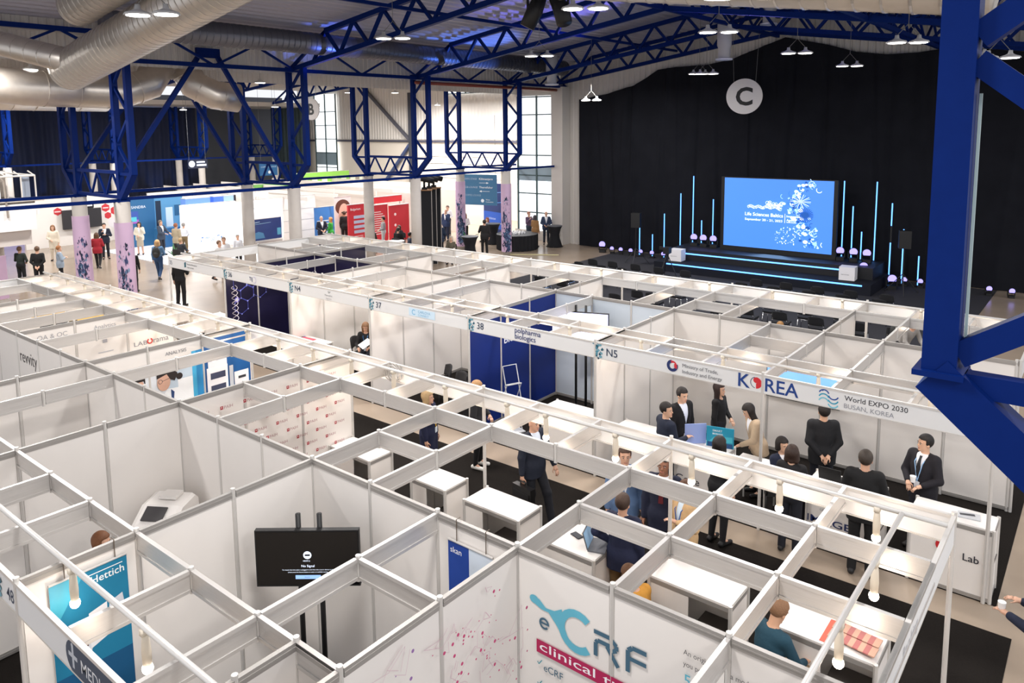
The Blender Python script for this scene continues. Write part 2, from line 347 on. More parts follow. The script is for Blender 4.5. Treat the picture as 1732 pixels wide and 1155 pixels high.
def roof_truss(y, c, half, e, lab, slope=SL, n=8, dp=.9, w=.16, xs=None):
    t = T('roof_truss', lab, 'roof truss', (c, y, e))
    for s in (-1, 1):
        z = lambda d: slope*(half-d)
        PT(t, 'bottom_chord', MB().bar((s*half, 0, z(half)), (0, 0, z(0)), w), M_blue)
        PT(t, 'top_chord', MB().bar((s*(half-2.2), 0, z(half-2.2)+dp), (0, 0, z(0)+dp), w), M_blue)
        mb = MB(); L = half/n
        mb.bar((s*half, 0, 0), (s*(half-2.2), 0, z(half-2.2)+dp), w*.6)
        for i in range(n):
            d0, d1 = half-i*L, half-(i+1)*L; dm = (d0+d1)/2
            if dm > half-1.6: continue
            mb.bar((s*d0, 0, z(d0)), (s*dm, 0, z(dm)+dp), w*.6).bar((s*dm, 0, z(dm)+dp), (s*d1, 0, z(d1)), w*.6)
        PT(t, 'web_bars', mb, M_blue)
    return t
for i, y in enumerate(ROWS[1:]): roof_truss(y, RX, 11.61, 8.3, 'blue pitched roof truss over the stage hall, %s from the left of the picture' % nm(y))
roof_truss(27.9, RX, 11.61, 8.45, 'dark roof truss directly against the stage end wall above the drape')
for i, y in enumerate([5.4, 11.5, 17.6, 23.7, 29.8]): roof_truss(y, -32.1, 12.6, 8.2, 'blue roof truss over the far hall, %s from the left' % nm(y), .1)
def long_truss(x, y0, y1, z, lab, n=None, dp=.75, w=.13):
    t = T('longitudinal_truss', lab, 'truss', (x, y0, z)); L = y1-y0; n = n or max(2, int(L/2.6))
    PT(t, 'bottom_chord', MB().bar((0, 0, 0), (0, L, 0), w), M_blue); PT(t, 'top_chord', MB().bar((0, 0, dp), (0, L, dp), w), M_blue); mb = MB()
    for i in range(n): mb.bar((0, i*L/n, 0), (0, (i+.5)*L/n, dp), .07).bar((0, (i+.5)*L/n, dp), (0, (i+1)*L/n, 0), .07)
    PT(t, 'lacing', mb, M_blue)
B_ = [-.7]+ROWS[1:]+[28.3]
for a, b in zip(B_[:-1], B_[1:]): long_truss(-16.1, a, b, 8.3, 'blue edge truss along the eaves, bay after the %s front tower' % nm(a))
long_truss(RX, -.7, 28, 10.0, 'long blue ridge truss running towards the stage wall under the roof', dp=.8)
tag(MB().bar((-9.6, 2, 9.7), (-9.6, 28, 9.7), .1).build('roof_tie', M_blue), 'long blue tie tube halfway up the left roof slope', 'tie beam')
long_truss(1.3, 2, 28, 9.1, 'blue purlin truss on the right roof slope above the stage', dp=.8)
for i, x in enumerate((-12.2, -7.2, -2.4, 3.8)):
    tag(MB().bar((x, 3, chord(x)+1.5), (x, 28, chord(x)+1.5), .1).build('roof_purlin', C(26, 34, 74)), 'thin dark purlin under the roof deck, number %s up from the left eaves by position' % ('one', 'two', 'three', 'four')[i], 'roof beam')
# V braces in the first bay
for x, tx in ((-16.46, 'front'), (-19.5, 'rear')):
    t = T('v_brace', 'pair of blue diagonal braces forming a wide V between the first two %s towers' % tx, 'brace', (x, 8.45, 4.1))
    PT(t, 'brace_bar', MB().bar((.02, -.3, 4.55), (.02, -2.95, .85), .13), M_blue); PT(t, 'brace_bar', MB().bar((.02, .3, 4.55), (.02, 2.85, .3), .13), M_blue)
    PT(t, 'apex_plate', MB().box((0, 0, 4.62), (.12, .8, .3)), M_blue)
# horizontal ties between columns
for x, nmx in ((-16.46, 'front'), (-19.5, 'rear')):
    for a, b in zip(B_[:-1], B_[1:]):
        tag(MB().bar((x, a, 4.2), (x, b, 4.16), .1).build('column_tie', M_blue), 'blue tie tube between the heads of the %s row columns, %s bay' % (nmx, nm(a)), 'tie beam')
tag(MB().bar((-44.7, 3, 4.2), (-44.7, 30, 4.2), .1).build('column_tie', M_blue), 'long blue tie tube across the distant columns in front of the drapes', 'tie beam')
tag(MB().tube([(-16.2, 17.5, 8.12), (-16.2, 27.6, 8.12)], .07).build('red_pipe', C(140, 62, 44), smooth=True), 'rust red pipe running under the eaves towards the stage wall', 'pipe')
# ---------------------------------------------------------------- ducts
def duct(name, pts, r, lab, ring=.35, m=M_duct):
    t = T(name, lab, 'duct', pts[0]); p = [Vector(q)-Vector(pts[0]) for q in pts]
    PT(t, 'duct_body', MB().tube(p, r, 24), m, True); mb = MB()
    for a, b in zip(p[:-1], p[1:]):
        L = (b-a).length; d = (b-a)/L; k = int(L/ring)
        for i in range(k): q = a+d*(i+.5)*ring; mb.tube([q, q+d*.03], r*1.025, 20)
    PT(t, 'seam_rings', mb, m); return t
duct('main_duct', [(-13.6, 3.1, 7.75), (-4.4, 3.1, 9.35)], .5, 'large silver spiral duct with a closed end rising across the top left corner', .22)
duct('main_duct', [(-11.2, 2.4, 8.95), (-4.6, 2.4, 10.0)], .42, 'second silver spiral duct above the first at the top left corner', .22)
duct('branch_duct', [(-16.6, 1.6, 8.7), (-15.2, 1.9, 8.5), (-12.9, 2.9, 7.9)], .3, 'narrow silver duct slanting down into the closed end of the large duct', .4)
duct('main_duct', [(-4.2, 4.4, 9.12), (5.9, 4.4, 7.7)], .36, 'silver spiral duct running along the top edge towards the near blue post', .3)
duct('eaves_duct', [(-14.5, 4.4, 9.1), (-14.9, 26.4, 9.1)], .36, 'long dark spiral duct running under the roof deck along the eaves', .22, mat('dull_duct', (110, 112, 122), .4, .8))
duct('corridor_duct', [(-18, .5, 7.8), (-18, 3.6, 7.5), (-18, 6.3, 7.45), (-18, 7.2, 7.75), (-18, 7.6, 8.4)], .52, 'fat silver duct with an upward elbow behind the first blue towers', .9)
duct('corridor_duct', [(-18.5, 8.7, 8.4), (-18.35, 8.95, 7.8), (-18, 9.5, 7.45), (-17.8, 10.3, 7.35)], .5, 'short silver elbow duct hanging behind the V shaped brace', .5)
duct('sleeve_duct', [(-22.5, -1, 7.4), (-24, 8.4, 7.4)], .42, 'grey duct passing at the far left below the upstand', .8)
mb = MB(); 
for x, y, z, nmv in ((-13.9, 24, 8.2, 'left of the gable'), (-5.1, 23, 8.75, 'near the letter C disc'), (-3.79, 24, 10.04, 'right of the ridge')):
    t = T('roof_fan', 'white drum shaped ventilator hanging from the roof, %s' % nmv, 'ventilator', (x, y, z)); t.scale = (.75, .75, 1)
    PT(t, 'drum', MB().lathe((0, 0, 0), [(.3, 0), (.3, .4), (.36, .5), (.36, 1.3)], 20), C(190, 190, 192), True); PT(t, 'rim', MB().lathe((0, 0, -.05), [(.42, 0), (.42, .06)], 20), C(225, 228, 240))
# ---------------------------------------------------------------- pendant lamps
def pendant(double=True):
    t = T('highbay_lamp', 'x', 'lamp', (0, 0, 0)); 
    for dx in ((-.24, .24) if double else (0,)):
        h = PT(t, 'reflector', MB().lathe((dx, 0, 0), [(.22, 0), (.2, .035), (.1, .07), (.05, .1), (.04, .17)], 20), C(205, 205, 205), True)
        d = MB().lathe((dx, 0, -.012), [(.18, 0), (.18, .01)], 20).build('lit_disc', M_cool, h); kid(h, d)
    return t
LAMPXYZ = [(-0.27, 11.50, 8.32), (-0.55, 17.60, 8.29), (-5.34, 22.00, 8.15), (-0.41, 22.50, 8.19), (3.10, 14.00, 8.04), (-7.37, 8.20, 8.46), (-6.79, 13.50, 8.34), (-5.45, 1.20, 8.11), (-1.01, 7.20, 8.43), (4.02, 2.40, 7.51), (-11.41, 23.50, 7.37), (-6.80, 24.50, 8.34), (3.99, 17.00, 7.88), (4.69, 15.50, 7.70)]
pr = None; LAMPS = []
for i, p in enumerate(LAMPXYZ):
    lab = 'twin disc highbay lamp hanging from the roof, ' + ['above and left of the letter C sign', 'right of the letter C sign', 'over the left part of the stage drape', 'in front of the right drape, small', 'large, just left of the steel post', 'by the first roof truss left of centre', 'between the second and third trusses', 'against the big silver duct at top left', 'at the top beside the moving heads', 'large, cut off by the top edge', 'low, where drape and white pier meet', 'smaller, furthest over the stage', 'right of the near steel post, upper', 'right of the near steel post, lower'][i]
    if pr is None: pr = pendant(); o = pr; o.location = p; o['label'] = lab
    else: o = dup(pr, p, 0, lab)
    o['group'] = 'twin highbay lamps'; o.rotation_euler = (0, 0, .6); LAMPS.append(o)
def roof_z(x, y): return 11.0-SL*abs(x-RX) if x > -16.6 else 8.98 if x > -19.4 else 9.4+.1*(12.7-abs(x+32.1))
def hang(o, dbl=True):
    L = roof_z(o.location.x, o.location.y)-o.location.z; mb = MB()
    if dbl: mb.tube([(-.24, 0, .16), (0, 0, .42), (.24, 0, .16)], .008, 5)
    mb.tube([(0, 0, .42 if dbl else .16), (0, 0, max(L, .6))], .007, 5); PT(o, 'hanger', mb, C(120, 118, 112))
ps = pendant(False); ps.location = Vector((-18.00, 3.78, 8.03)); ps['label'] = 'round dish pendant lamp at the top left below the duct end'; ps['group'] = 'dish pendant lamps'; LAMPS2 = [ps]
for p, lab in (((-18.20, 11.47, 7.96), 'dish pendant lamp below the corrugated upstand left of sign B'), ((-33.00, 8.39, 7.28), 'small dish pendant at the far left over the drapes'), ((-36.00, 17.94, 7.40), 'small dish pendant behind the V brace'), ((-23.00, 19.54, 7.99), 'dish pendant in the far hall by the third towers'), ((-30.00, 20.05, 7.46), 'faint dish pendant left of the letter B sign'), ((-24.00, 23.51, 8.13), 'dish pendant in the far hall before the beige wall'), ((-30.00, 32.92, 7.77), 'low dish pendant in front of the high windows')):
    LAMPS2.append(dup(ps, p, 0, lab, 'dish pendant lamps'))
for o in LAMPS: hang(o)
for o in LAMPS2: hang(o, False)
for x, y in [(-11, 8), (-11, 16), (-11, 23), (-4, 8), (-4, 16), (-3, 3), (2, 9), (2, 15), (-10, 1), (-17, 2), (3, -2), (-6, -5)]:
    light('highbay_and_fill_light', 'AREA', (x, y, 8.1), 290, (1, .965, .93), .9)
for x, y in [(10.5, -3), (10.5, 4)]:  # unseen fill lights added to brighten the stand walls from the right
    light('highbay_and_fill_light', 'AREA', (x, y, 8.1), 190, (1, .965, .93), .9)
for x, y in [(-24, 31), (-30, 31), (-30, 28), (-18, 31.5), (-24, 3), (-24, 11), (-24, 20), (-24, 28), (-33, 6), (-33, 16), (-33, 26), (-42, 20), (-42, 10)]:  # far hall lamps, plus extra lights added to brighten the beige back wall
    light('highbay_and_fill_light', 'AREA', (x, y, 8.0), 520, (1, .98, .96), .9)
# hanging letter discs
def disc(letter, c, r, nrm, lab):
    n = Vector(nrm).normalized(); u = Vector((-n.y, n.x, 0)).normalized() 
    t = T('letter_sign', lab, 'sign', (c[0], c[1], c[2]-r)); mb = MB(); N = 40
    for s, d in ((1, .03),):
        a = [Vector((0, 0, r))+u*r*math.cos(2*PI*k/N)+Vector((0, 0, r*math.sin(2*PI*k/N))) for k in range(N)]
        mb.add([p+n*d for p in a]+[p-n*d for p in a], [tuple(range(N)), tuple(range(2*N-1, N-1, -1))]+[(k, N+k, N+(k+1) % N, (k+1) % N) for k in range(N)])
    PT(t, 'disc', mb, C(226, 222, 220))
    vs, fs = textmesh(letter, .03); xs = [q[0] for q in vs]; ys = [q[1] for q in vs]; cx, cy_ = (max(xs)+min(xs))/2, (max(ys)+min(ys))/2; sc = r*1.05/(max(ys)-min(ys))
    mb = MB().add([u*((q[0]-cx)*sc)+Vector((0, 0, r+(q[1]-cy_)*sc))+n*.036 for q in vs], fs); PT(t, 'letter', mb, C(22, 22, 24))
    mb = MB()
    for s in (-.6, .6): mb.tube([u*s*r+Vector((0, 0, r*1.8)), u*s*r*1.3+Vector((0, 0, roof_z(c[0], c[1])-c[2]+r))], .008, 5)
    PT(t, 'hanging_wire', mb, C(120, 120, 120))
disc('C', Vector((-5.63, 26.40, 7.44)), .74, (.25, -1, 0), 'round white hanging sign with a black letter C in front of the stage drape')
disc('B', Vector((-20.50, 15.43, 7.08)), .46, (.12, -1, 0), 'round white hanging sign with a black letter B behind the second tower')
# ================================================================ stand system
def make_panel(infill=None):
    """1 m infill panel 2.5 m high, centred, running along local x"""
    t = T('wall_panel', 'x', 'wall panel'); m = infill or M_white
    PT(t, 'infill_sheet', MB().bb((-.475, -.01, .05), (.475, .01, 2.44)), m)
    for z0, z1, n in ((2.43, 2.5, 'top_rail'), (.02, .08, 'bottom_rail')): PT(t, n, MB().bb((-.475, -.02, z0), (.475, .02, z1)).bb((-.475, -.024, (z0+z1)/2-.006), (.475, .024, (z0+z1)/2+.006)), M_alud)
    return t
PRO = {}
def wall_run(x0, y0, x1, y1, lab, m=None, skip=()):
    key = m.name if m else 'w'; n = int(round(max(abs(x1-x0), abs(y1-y0)))); rz = 0 if y0 == y1 else PI/2
    for i in range(n):
        if i in skip: continue
        c = (x0+(x1-x0)*(i+.5)/n, y0+(y1-y0)*(i+.5)/n, .004)
        if key not in PRO: o = PRO[key] = make_panel(m); o.location = c; o.rotation_euler = (0, 0, rz); o['label'] = lab; o['group'] = lab
        else: dup(PRO[key], c, rz, lab, lab)
        post(*((x0+(x1-x0)*i/n, y0+(y1-y0)*i/n))); post(x0+(x1-x0)*(i+1)/n, y0+(y1-y0)*(i+1)/n)
POSTS = {}
def post(x, y, full=True):
    k = (round(x, 2), round(y, 2)); POSTS[k] = POSTS.get(k, False) or full
pp = [None]
def make_posts():
    for (x, y), full in POSTS.items():
        blk = 'near' if y < 4 else 'far'
        if not full: continue
        lab = 'slim octagonal aluminium post holding the wall panels of the %s stand block' % blk if not (abs(y-3) < .1 or abs(y-6) < .1) else 'slim aluminium post carrying the fascia on the aisle side of the %s stand block' % blk
        if pp[0] is None: pp[0] = MB().lathe((0, 0, 0), [(.025, 0), (.025, 2.53)], 8).build('stand_post', M_alu2); o = pp[0]
        else: o = pp[0].copy(); COL.objects.link(o)
        o.location = (x, y, .004); tag(o, lab, 'post', 'aluminium posts, '+lab[-24:])
bp = [None]
def beam_obj():
    mb = MB().bb((-.475, -.012, 2.3), (.475, .012, 2.5)).bb((-.475, -.02, 2.465), (.475, .02, 2.5)).bb((-.475, -.02, 2.3), (.475, .02, 2.33))
    mb.v = [(x, y, z-2.3) for x, y, z in mb.v]; return mb.build('stand_beam', M_alu, keep=True)
NODES = set()
def beams(x0, y0, x1, y1, lab):
    n = int(round(max(abs(x1-x0), abs(y1-y0)))); rz = 0 if y0 == y1 else PI/2
    for i in range(n):
        if bp[0] is None: o = bp[0] = beam_obj()
        else: o = bp[0].copy(); COL.objects.link(o)
        o.location = (x0+(x1-x0)*(i+.5)/n, y0+(y1-y0)*(i+.5)/n, 2.3); o.rotation_euler = (0, 0, rz); tag(o, lab, 'ceiling beam', lab)
    for i in range(n+1): NODES.add((round(x0+(x1-x0)*i/n, 2), round(y0+(y1-y0)*i/n, 2)))
def make_nodes():
    o0 = None
    for x, y in sorted(NODES):
        if POSTS.get((x, y)) or y in (3, 6, 12, -3) or x in (6, -15): continue
        if o0 is None: o = o0 = MB().lathe((0, 0, 0), [(.024, 0), (.024, .24)], 8).build('beam_connector', M_alu2)
        else: o = o0.copy(); COL.objects.link(o)
        o.location = (x, y, 2.28); blk = 'near' if y < 4 else 'far'
        tag(o, 'short octagonal connector where ceiling beams meet over the %s stand block' % blk, 'beam connector', 'beam connectors over the %s block' % blk)
# ---- near block walls
wall_run(-12, 0, -9, 0, 'white panel in the spine wall of the near block, beyond the revvity panel')
wall_run(-9, 0, -6, 0, 'white spine wall panel with the revvity lettering stretch of the near block')
wall_run(-6, 0, 0, 0, 'plain white spine wall panel of the near block left of the television booth')
wall_run(0, 0, 3, 0, 'white spine wall panel behind the television stand')
wall_run(3, 0, 6, 0, 'white spine wall panel carrying the clinical trials print')
wall_run(0, -3, 0, 0, 'white panel in the cross wall with the teal hanging poster')
wall_run(-3, -3, -3, 0, 'white panel in the cross wall behind the white desktop machine')
wall_run(-6, -3, -6, 0, 'white panel in the cross wall at the left edge of the picture')
wall_run(3, -3, 3, 0, 'white panel printed with pink linked dots, left of the clinical trials wall')
wall_run(-3, 0, -3, 3, 'white panel of the cross wall covered in small red PAIH marks')
wall_run(-6, 0, -6, 3, 'panel of the cross wall printed with two laboratory scientists')
wall_run(-9, 0, -9, 3, 'white panel of the cross wall with the laborama lettering')
M_yel = mat('yellow_print', (240, 200, 60), .5)
wall_run(-12, 0, -12, 3, 'white cross wall panel with yellow print in the left distance')
# storage cupboard corner
for c, rz in (((2.5, -2.25), PI/2), ((2.5, -2.75), PI/2), ((2.75, -2.0), 0)):
    t = dup(PRO['w'], (c[0], c[1], .004), rz, 'narrow white half panel of the small store cupboard at the bottom of the picture', 'half panels of the store cupboard'); t.scale = (.5, 1, 1)
post(2.5, -2); post(2.5, -2.5)
# ---- near block beams
beams(-15, 2, 6, 2, 'ceiling beam of the long row one metre behind the near block front fascia')
for x in range(-15, 6): beams(x, 2, x, 3, 'short lit ceiling beam running out to the front fascia of the near block')
for x in (-14, -11, -10, -8, -7, -5, -4, -2, -1, 0, 1, 3, 4, 5):
    y1 = {1: 2, -14: 2, -7: 0, -4: 0, -1: 0}.get(x, 2)
    if y1: beams(x, 0, x, y1, 'ceiling beam crossing the near block behind the spine wall at the %s booth' % {-14: 'furthest', -11: 'yellow', -10: 'second distant', -8: 'laborama', -5: 'scientists', -2: 'PAIH', 0: 'front counter', 1: 'inner counter', 3: 'phones table', 4: 'long white counter', 5: 'magazine counter'}.get(x, 'left'))
beams(-3, 1, -2, 1, 'single beam joining the PAIH wall to the next cross beam'); beams(0, 1, 1, 1, 'single beam over the counter left of the phones table')
beams(3, 1, 6, 1, 'ceiling beam in the middle row above the phones and magazine counters')
beams(-6, -2, 3, -2, 'ceiling beam along the row on the viewer side of the spine wall')
for x in (-5, -4, -2, -1, 1, 2):
    beams(x, -3, x, -2, 'short ceiling beam reaching the rear fascia beside the hanging lamp tube at bottom left')
beams(2, -2, 2, 0, 'beam pair crossing in front of the television'); beams(2, -1, 3, -1, 'beam meeting the pink dotted wall'); beams(5, -1, 5, 0, 'beam in front of the clinical trials text'); beams(-5, -2, -5, 0, 'beam pair crossing the booth at the left edge')
for y in (-2, -1, 0, 1): beams(6, y, 6, y+1, 'edge beam along the right end of the near block')
# ---- far block walls
wall_run(-15, 9, -12, 9, 'white spine wall panel at the far left end of the far block')
wall_run(-12, 9, -9, 9, 'navy spine wall panel of the far block', M_navy)
wall_run(-9, 9, -6, 9, 'white spine wall panel of the far block above hall stand N4')
wall_run(-6, 9, -3, 9, 'white spine wall panel of the far block behind stand 37')
M_white_shade = mat('shaded_white_laminate', (206, 216, 226), .45)  # white panels with the bluish shade put into their colour
wall_run(-3, 9, 0, 9, 'white spine wall panel, bluish shade in its colour, behind the polpharma stand', M_white_shade)
wall_run(0, 9, 6, 9, 'white spine wall panel behind the KOREA stand')
wall_run(-12, 6, -12, 9, 'navy wall panel printed with glowing hexagons', M_navy)
wall_run(-9, 6, -9, 9, 'white cross wall panel beside stand N4 with the seated woman')
wall_run(-6, 6, -6, 9, 'white cross wall panel of stand 37 behind the two dark chairs')
wall_run(-3, 6, -3, 9, 'royal blue cross wall panel of the polpharma stand', M_royal)
wall_run(0, 6, 0, 9, 'white cross wall panel left of the standing people in the KOREA stand')
for x, nmx in ((-12, 'navy backed'), (-9, 'N4'), (-6, '37'), (-3, '38'), (3, 'right')):
    wall_run(x, 9, x, 11, 'white rear cross wall panel behind the %s booth of the far block' % nmx, M_navy if x == -12 else None)
# ---- far block beams and fascia
beams(-15, 7, 6, 7, 'ceiling beam of the lit row one metre behind the numbered fascia'); beams(-15, 11, 6, 11, 'ceiling beam of the rear row facing the stage')
for x in range(-14, 6):
    beams(x, 6, x, 7, 'short ceiling beam just behind the numbered fascia'); beams(x, 11, x, 12, 'short ceiling beam at the stage side of the far block')
for x in (-13, -11, -10, -8, -7, -5, -4, -2, -1, 0, 1, 2, 4, 5):
    if x in (2, 4, -11, -8, -5, -2): beams(x, 7, x, 9, 'ceiling beam pair crossing the numbered stands of the far block')
    if x in (0, 1, 4, -13, -10, -7, -4, -1): beams(x, 9, x, 11, 'ceiling beam pair crossing the stage side booths')
beams(0, 10, 1, 10, 'beam in the stage side booth right of centre'); beams(-14, 10, -12, 10, 'beam in the furthest stage side booth'); beams(3, 7, 3, 9, 'ceiling beam pair left of the World EXPO lettering'); beams(2, 8, 3, 8, 'single beam behind the Ministry of Trade fascia')
def fascia(x0, y0, x1, y1, side, lab, shapes=(), h=.3):
    L = math.hypot(x1-x0, y1-y0); u = Vector(((x1-x0)/L, (y1-y0)/L, 0)); n = Vector((u.y, -u.x, 0))
    t = T('fascia_board', lab, 'fascia', (x0, y0, 2.2)); 
    a = MB(); q = u*L; 
    def pl(w0, w1, z0, z1): return [n*w0+Z(z0), n*w0+q+Z(z0), n*w1+q+Z(z0), n*w1+Z(z0), n*w0+Z(z1), n*w0+q+Z(z1), n*w1+q+Z(z1), n*w1+Z(z1)]
    Z = lambda z: Vector((0, 0, z)); fs = [(0, 3, 2, 1), (4, 5, 6, 7), (0, 1, 5, 4), (1, 2, 6, 5), (2, 3, 7, 6), (3, 0, 4, 7)]
    PT(t, 'board', MB().add(pl(-.005, .012, .01, h-.02), fs), M_fascia); PT(t, 'edge_rail', MB().add(pl(-.02, .02, h-.03, h), fs).add(pl(-.015, .015, 0, .015), fs), M_alu2)
    if shapes:
        graphic('printed_sign', t, n*.013, u, Z3, shapes, .001, .0008)
    return t
DK, TEAL = (44, 60, 86), (30, 92, 108)
def sprig(x, s=1):
    r = random.Random(5); out = []; cs = [(30, 92, 112), (74, 140, 160), (22, 62, 84), (110, 160, 176)]
    for i in range(26):
        cx, cyy = x+r.gauss(.07, .03), .15+r.uniform(-.14, .14); out.append(('poly', cs[i % 4], [(cx+math.cos(k*1.256+i)*r.uniform(.012, .045), cyy+math.sin(k*1.256+i)*r.uniform(.012, .04)) for k in range(5)]))
    return out
NUM = lambda t, x=.24: [('text', DK, t, x, .085, .19, .005)]
GA, GB = (90, 94, 100), (34, 48, 110)
fas = [(-15, '35', sprig(-.0)[:0]+[('text', DK, '35', .05, .09, .17, .004), ('poly', TEAL, [(.9, .08), (1.0, .1), (1.0, .25), (.9, .22)]), ('text', (40, 40, 44), 'Estonian Bioscience', 1.05, .17, .07, .002), ('text', (40, 40, 44), 'cluster and labs', 1.05, .08, .06, .002)], 'white fascia with number 35 at the far left corner of the far block'),
 (-12, '36', sprig(.0)+NUM('36')+[('text', GB, 'TIJ', 1.25, .1, .14, .006), ('arc', (150, 130, 200), 1.48, .13, .08, .008, -120, 120)], 'white fascia with number 36 and small TIJ lettering over the navy stand'),
 (-9, 'N4', sprig(.0)+NUM('N4')+[('circ', (50, 50, 50), 1.56, .22, .012), ('circ', (50, 50, 50), 1.62, .22, .012), ('circ', (50, 50, 50), 1.59, .2, .012), ('text', (120, 120, 124), 'Thermoline', 1.42, .11, .06), ('text', (160, 160, 164), 'diagnostics', 1.46, .04, .05)], 'white fascia with N4 and three small dots over the seated woman'),
 (-6, '37', sprig(.0)+NUM('37')+[('rect', (200, 222, 238), 1.3, .07, .78, .17), ('arc', (120, 178, 214), 1.45, .155, .05, .022, 40, 320), ('text', (90, 160, 200), 'CARLOVA', 1.58, .155, .08, .003), ('text', (90, 160, 200), 'CONNECT', 1.58, .09, .065, .003)], 'white fascia with number 37 and a pale blue logo panel'),
 (-3, '38', sprig(.0)+NUM('38')+[('text', GB, 'polpharma', 1.2, .17, .145, .006), ('text', GB, 'biologics', 1.2, .05, .145, .006)], 'white fascia with number 38 and the words polpharma biologics'),
 (0, 'N5', sprig(.0)+NUM('N5')+[('arc', (30, 46, 100), 1.5, .15, .075, .05, 100, 380), ('arc', (205, 46, 58), 1.5, .15, .06, .05, -30, 110), ('arc', (226, 226, 226), 1.52, .155, .03, .03, 60, 260), ('text', (96, 98, 104), 'Ministry of Trade,', 1.68, .16, .085), ('text', (96, 98, 104), 'Industry and Energy', 1.68, .06, .085), ('text', (20, 60, 130), 'K', 2.62, .05, .3, .012)], 'white fascia with N5 and the Ministry of Trade emblem, left of the word KOREA'),
 (3, 'KOREA', [('arc', (205, 40, 50), -.1, .15, .05, .08, -90, 90), ('arc', (90, 96, 120), -.1, .15, .085, .012, 100, 260), ('circ', (205, 40, 50), -.1, .19, .045), ('text', (20, 60, 130), 'REA', .04, .05, .29, .012), ('text', (44, 44, 52), 'World EXPO 2030', 1.18, .16, .105, .004), ('text', (140, 142, 150), 'BUSAN, KOREA', 1.18, .05, .095, 0)]
  + [('arc', c, .9+.13*i, z+(.02 if i % 2 else 0), .07, .018, *((20, 160) if i % 2 == 0 else (200, 340))) for c, z in (((34, 74, 150), .185), ((40, 150, 180), .125), ((110, 190, 210), .065)) for i in (0, 1)] + [('circ', (34, 74, 150), .88, .245, .012)] + sprig(2.85)[:16], 'white fascia with the letters REA and World EXPO 2030')]
for x, nmm, sh, lab in fas: fascia(x, 6, x+3, 6, 1, lab, sh)
for x in range(-15, 6, 3):
    fascia(x+3, 12, x, 12, 1, 'rear fascia board of the far block facing the stage, %s metres from its left end' % {-15: 'nought', -12: 'three', -9: 'six', -6: 'nine', -3: 'twelve', 0: 'fifteen', 3: 'eighteen'}[x])
    fascia(x+3, 3, x, 3, 1, 'blank-backed front fascia board of the near block, %s bay from the left' % {-15: 'first', -12: 'second', -9: 'third', -6: 'fourth', -3: 'fifth', 0: 'sixth', 3: 'last'}[x])
fascia(-15, 12, -15, 9, 1, 'end fascia of the far block, half nearer the stage'); fascia(-15, 9, -15, 6, 1, 'end fascia of the far block, half nearer the aisle')
fascia(6, 9, 6, 12, 1, 'right end fascia of the far block nearer the stage'); 
fascia(-15, 3, -15, 0, 1, 'far left end fascia of the near block')
fascia(6, 0, 6, 3, 1, 'grey fascia along the right end of the near block', [('text', (190, 190, 194), 'Booking', .8, .08, .16)])
fascia(6, -3, 6, 0, 1, 'lower part of the right end fascia of the near block'); 
fascia(-3, -3, 0, -3, 1, 'rear fascia with number 48 at the bottom left corner', [('text', DK, '48', 2.78, .07, .17, .006)] + sprig(2.5), .3)
fascia(0, -3, 3, -3, 1, 'rear fascia with a dark round cross emblem and MED lettering at bottom left', [('circ', (50, 66, 88), 1.14, .14, .13), ('rect', (50, 66, 88), 1.14, .01, .9, .26), ('rect', (190, 196, 204), 1.12, .05, .035, .18), ('rect', (190, 196, 204), 1.06, .13, .155, .035), ('circ', (190, 196, 204), 1.137, .235, .02), ('text', (226, 228, 232), 'MEDICA', 1.28, .08, .15, .004)])
for x in (-15, -12, -9, -6, -3, 0, 3, 6):
    for y in (3, 6, 12): post(x, y)
for y in (-3, -2, -1, 0, 1, 2): pass
post(6, 0); post(6, 9); post(5.95, 9); post(2, 0)
make_posts(); make_nodes()
# ---- lamp tubes and spot lamps
for p, q, lab in (((-15, 2.62, 2.56), (6, 2.62, 2.56), 'long white lamp tube along the front of the near block'), ((-6, -2.66, 2.56), (3, -2.66, 2.56), 'white lamp tube crossing the bottom left corner'), ((5.62, -3, 2.56), (5.62, 2.6, 2.56), 'white lamp tube along the right end of the near block'),
    ((-15, 6.38, 2.56), (6, 6.38, 2.56), 'white lamp tube behind the numbered fascia'), ((-15, 11.62, 2.56), (6, 11.62, 2.56), 'white lamp tube at the stage side of the far block')):
    tag(MB().tube([p, q], .024, 10).build('lamp_tube', M_alu2, smooth=True), lab, 'lamp tube')
s0 = None
def spot(x, y, lab, pw=9, z=2.5, big=1):
    global s0
    if s0 is None:
        s0 = T('spot_lamp', lab, 'spot lamp', (x, y, z)); PT(s0, 'lamp_holder', MB().lathe((0, 0, -.24), [(.032, 0), (.036, .1), (.03, .2), (.02, .26)], 12).box((0, 0, .03), (.05, .07, .05)), M_cream, True); PT(s0, 'bulb', MB().ball((0, 0, -.27), (.042, .042, .045), 8), M_bulb, True); o = s0
    else: o = dup(s0, (x, y, z), 0, lab)
    o['label'] = lab; o['group'] = lab
    light('spot_lamp_light', 'POINT', (x, y, z-.36), pw*.42, (1, .80, .62), .045)
for x in (-.4, .75, 1.4, 2.45, 3.45, 4.45, 5.4): spot(x, 2.62, {-.4: 'unlit looking lamp above the blond woman', .75: 'lamp holder above the empty beam near the walking man', 1.4: 'glowing lamp above the world expo counter', 2.45: 'glowing lamp above the man in the light blue suit', 3.45: 'glowing lamp above the aisle group, third from the right end', 4.45: 'glowing lamp second from the right end of the front tube', 5.4: 'glowing lamp last at the right end of the front tube'}[x])
for x in np.arange(-14.5, -1, 1.0): spot(x, 2.62, 'small glowing spot lamp in the left distance along the near block front tube', 12)
for x, l in ((.26, 'large glowing lamp in front of the teal poster'), (1.55, 'glowing lamp at the bottom left by the MED fascia')): spot(x, -2.66, l, 4.5)
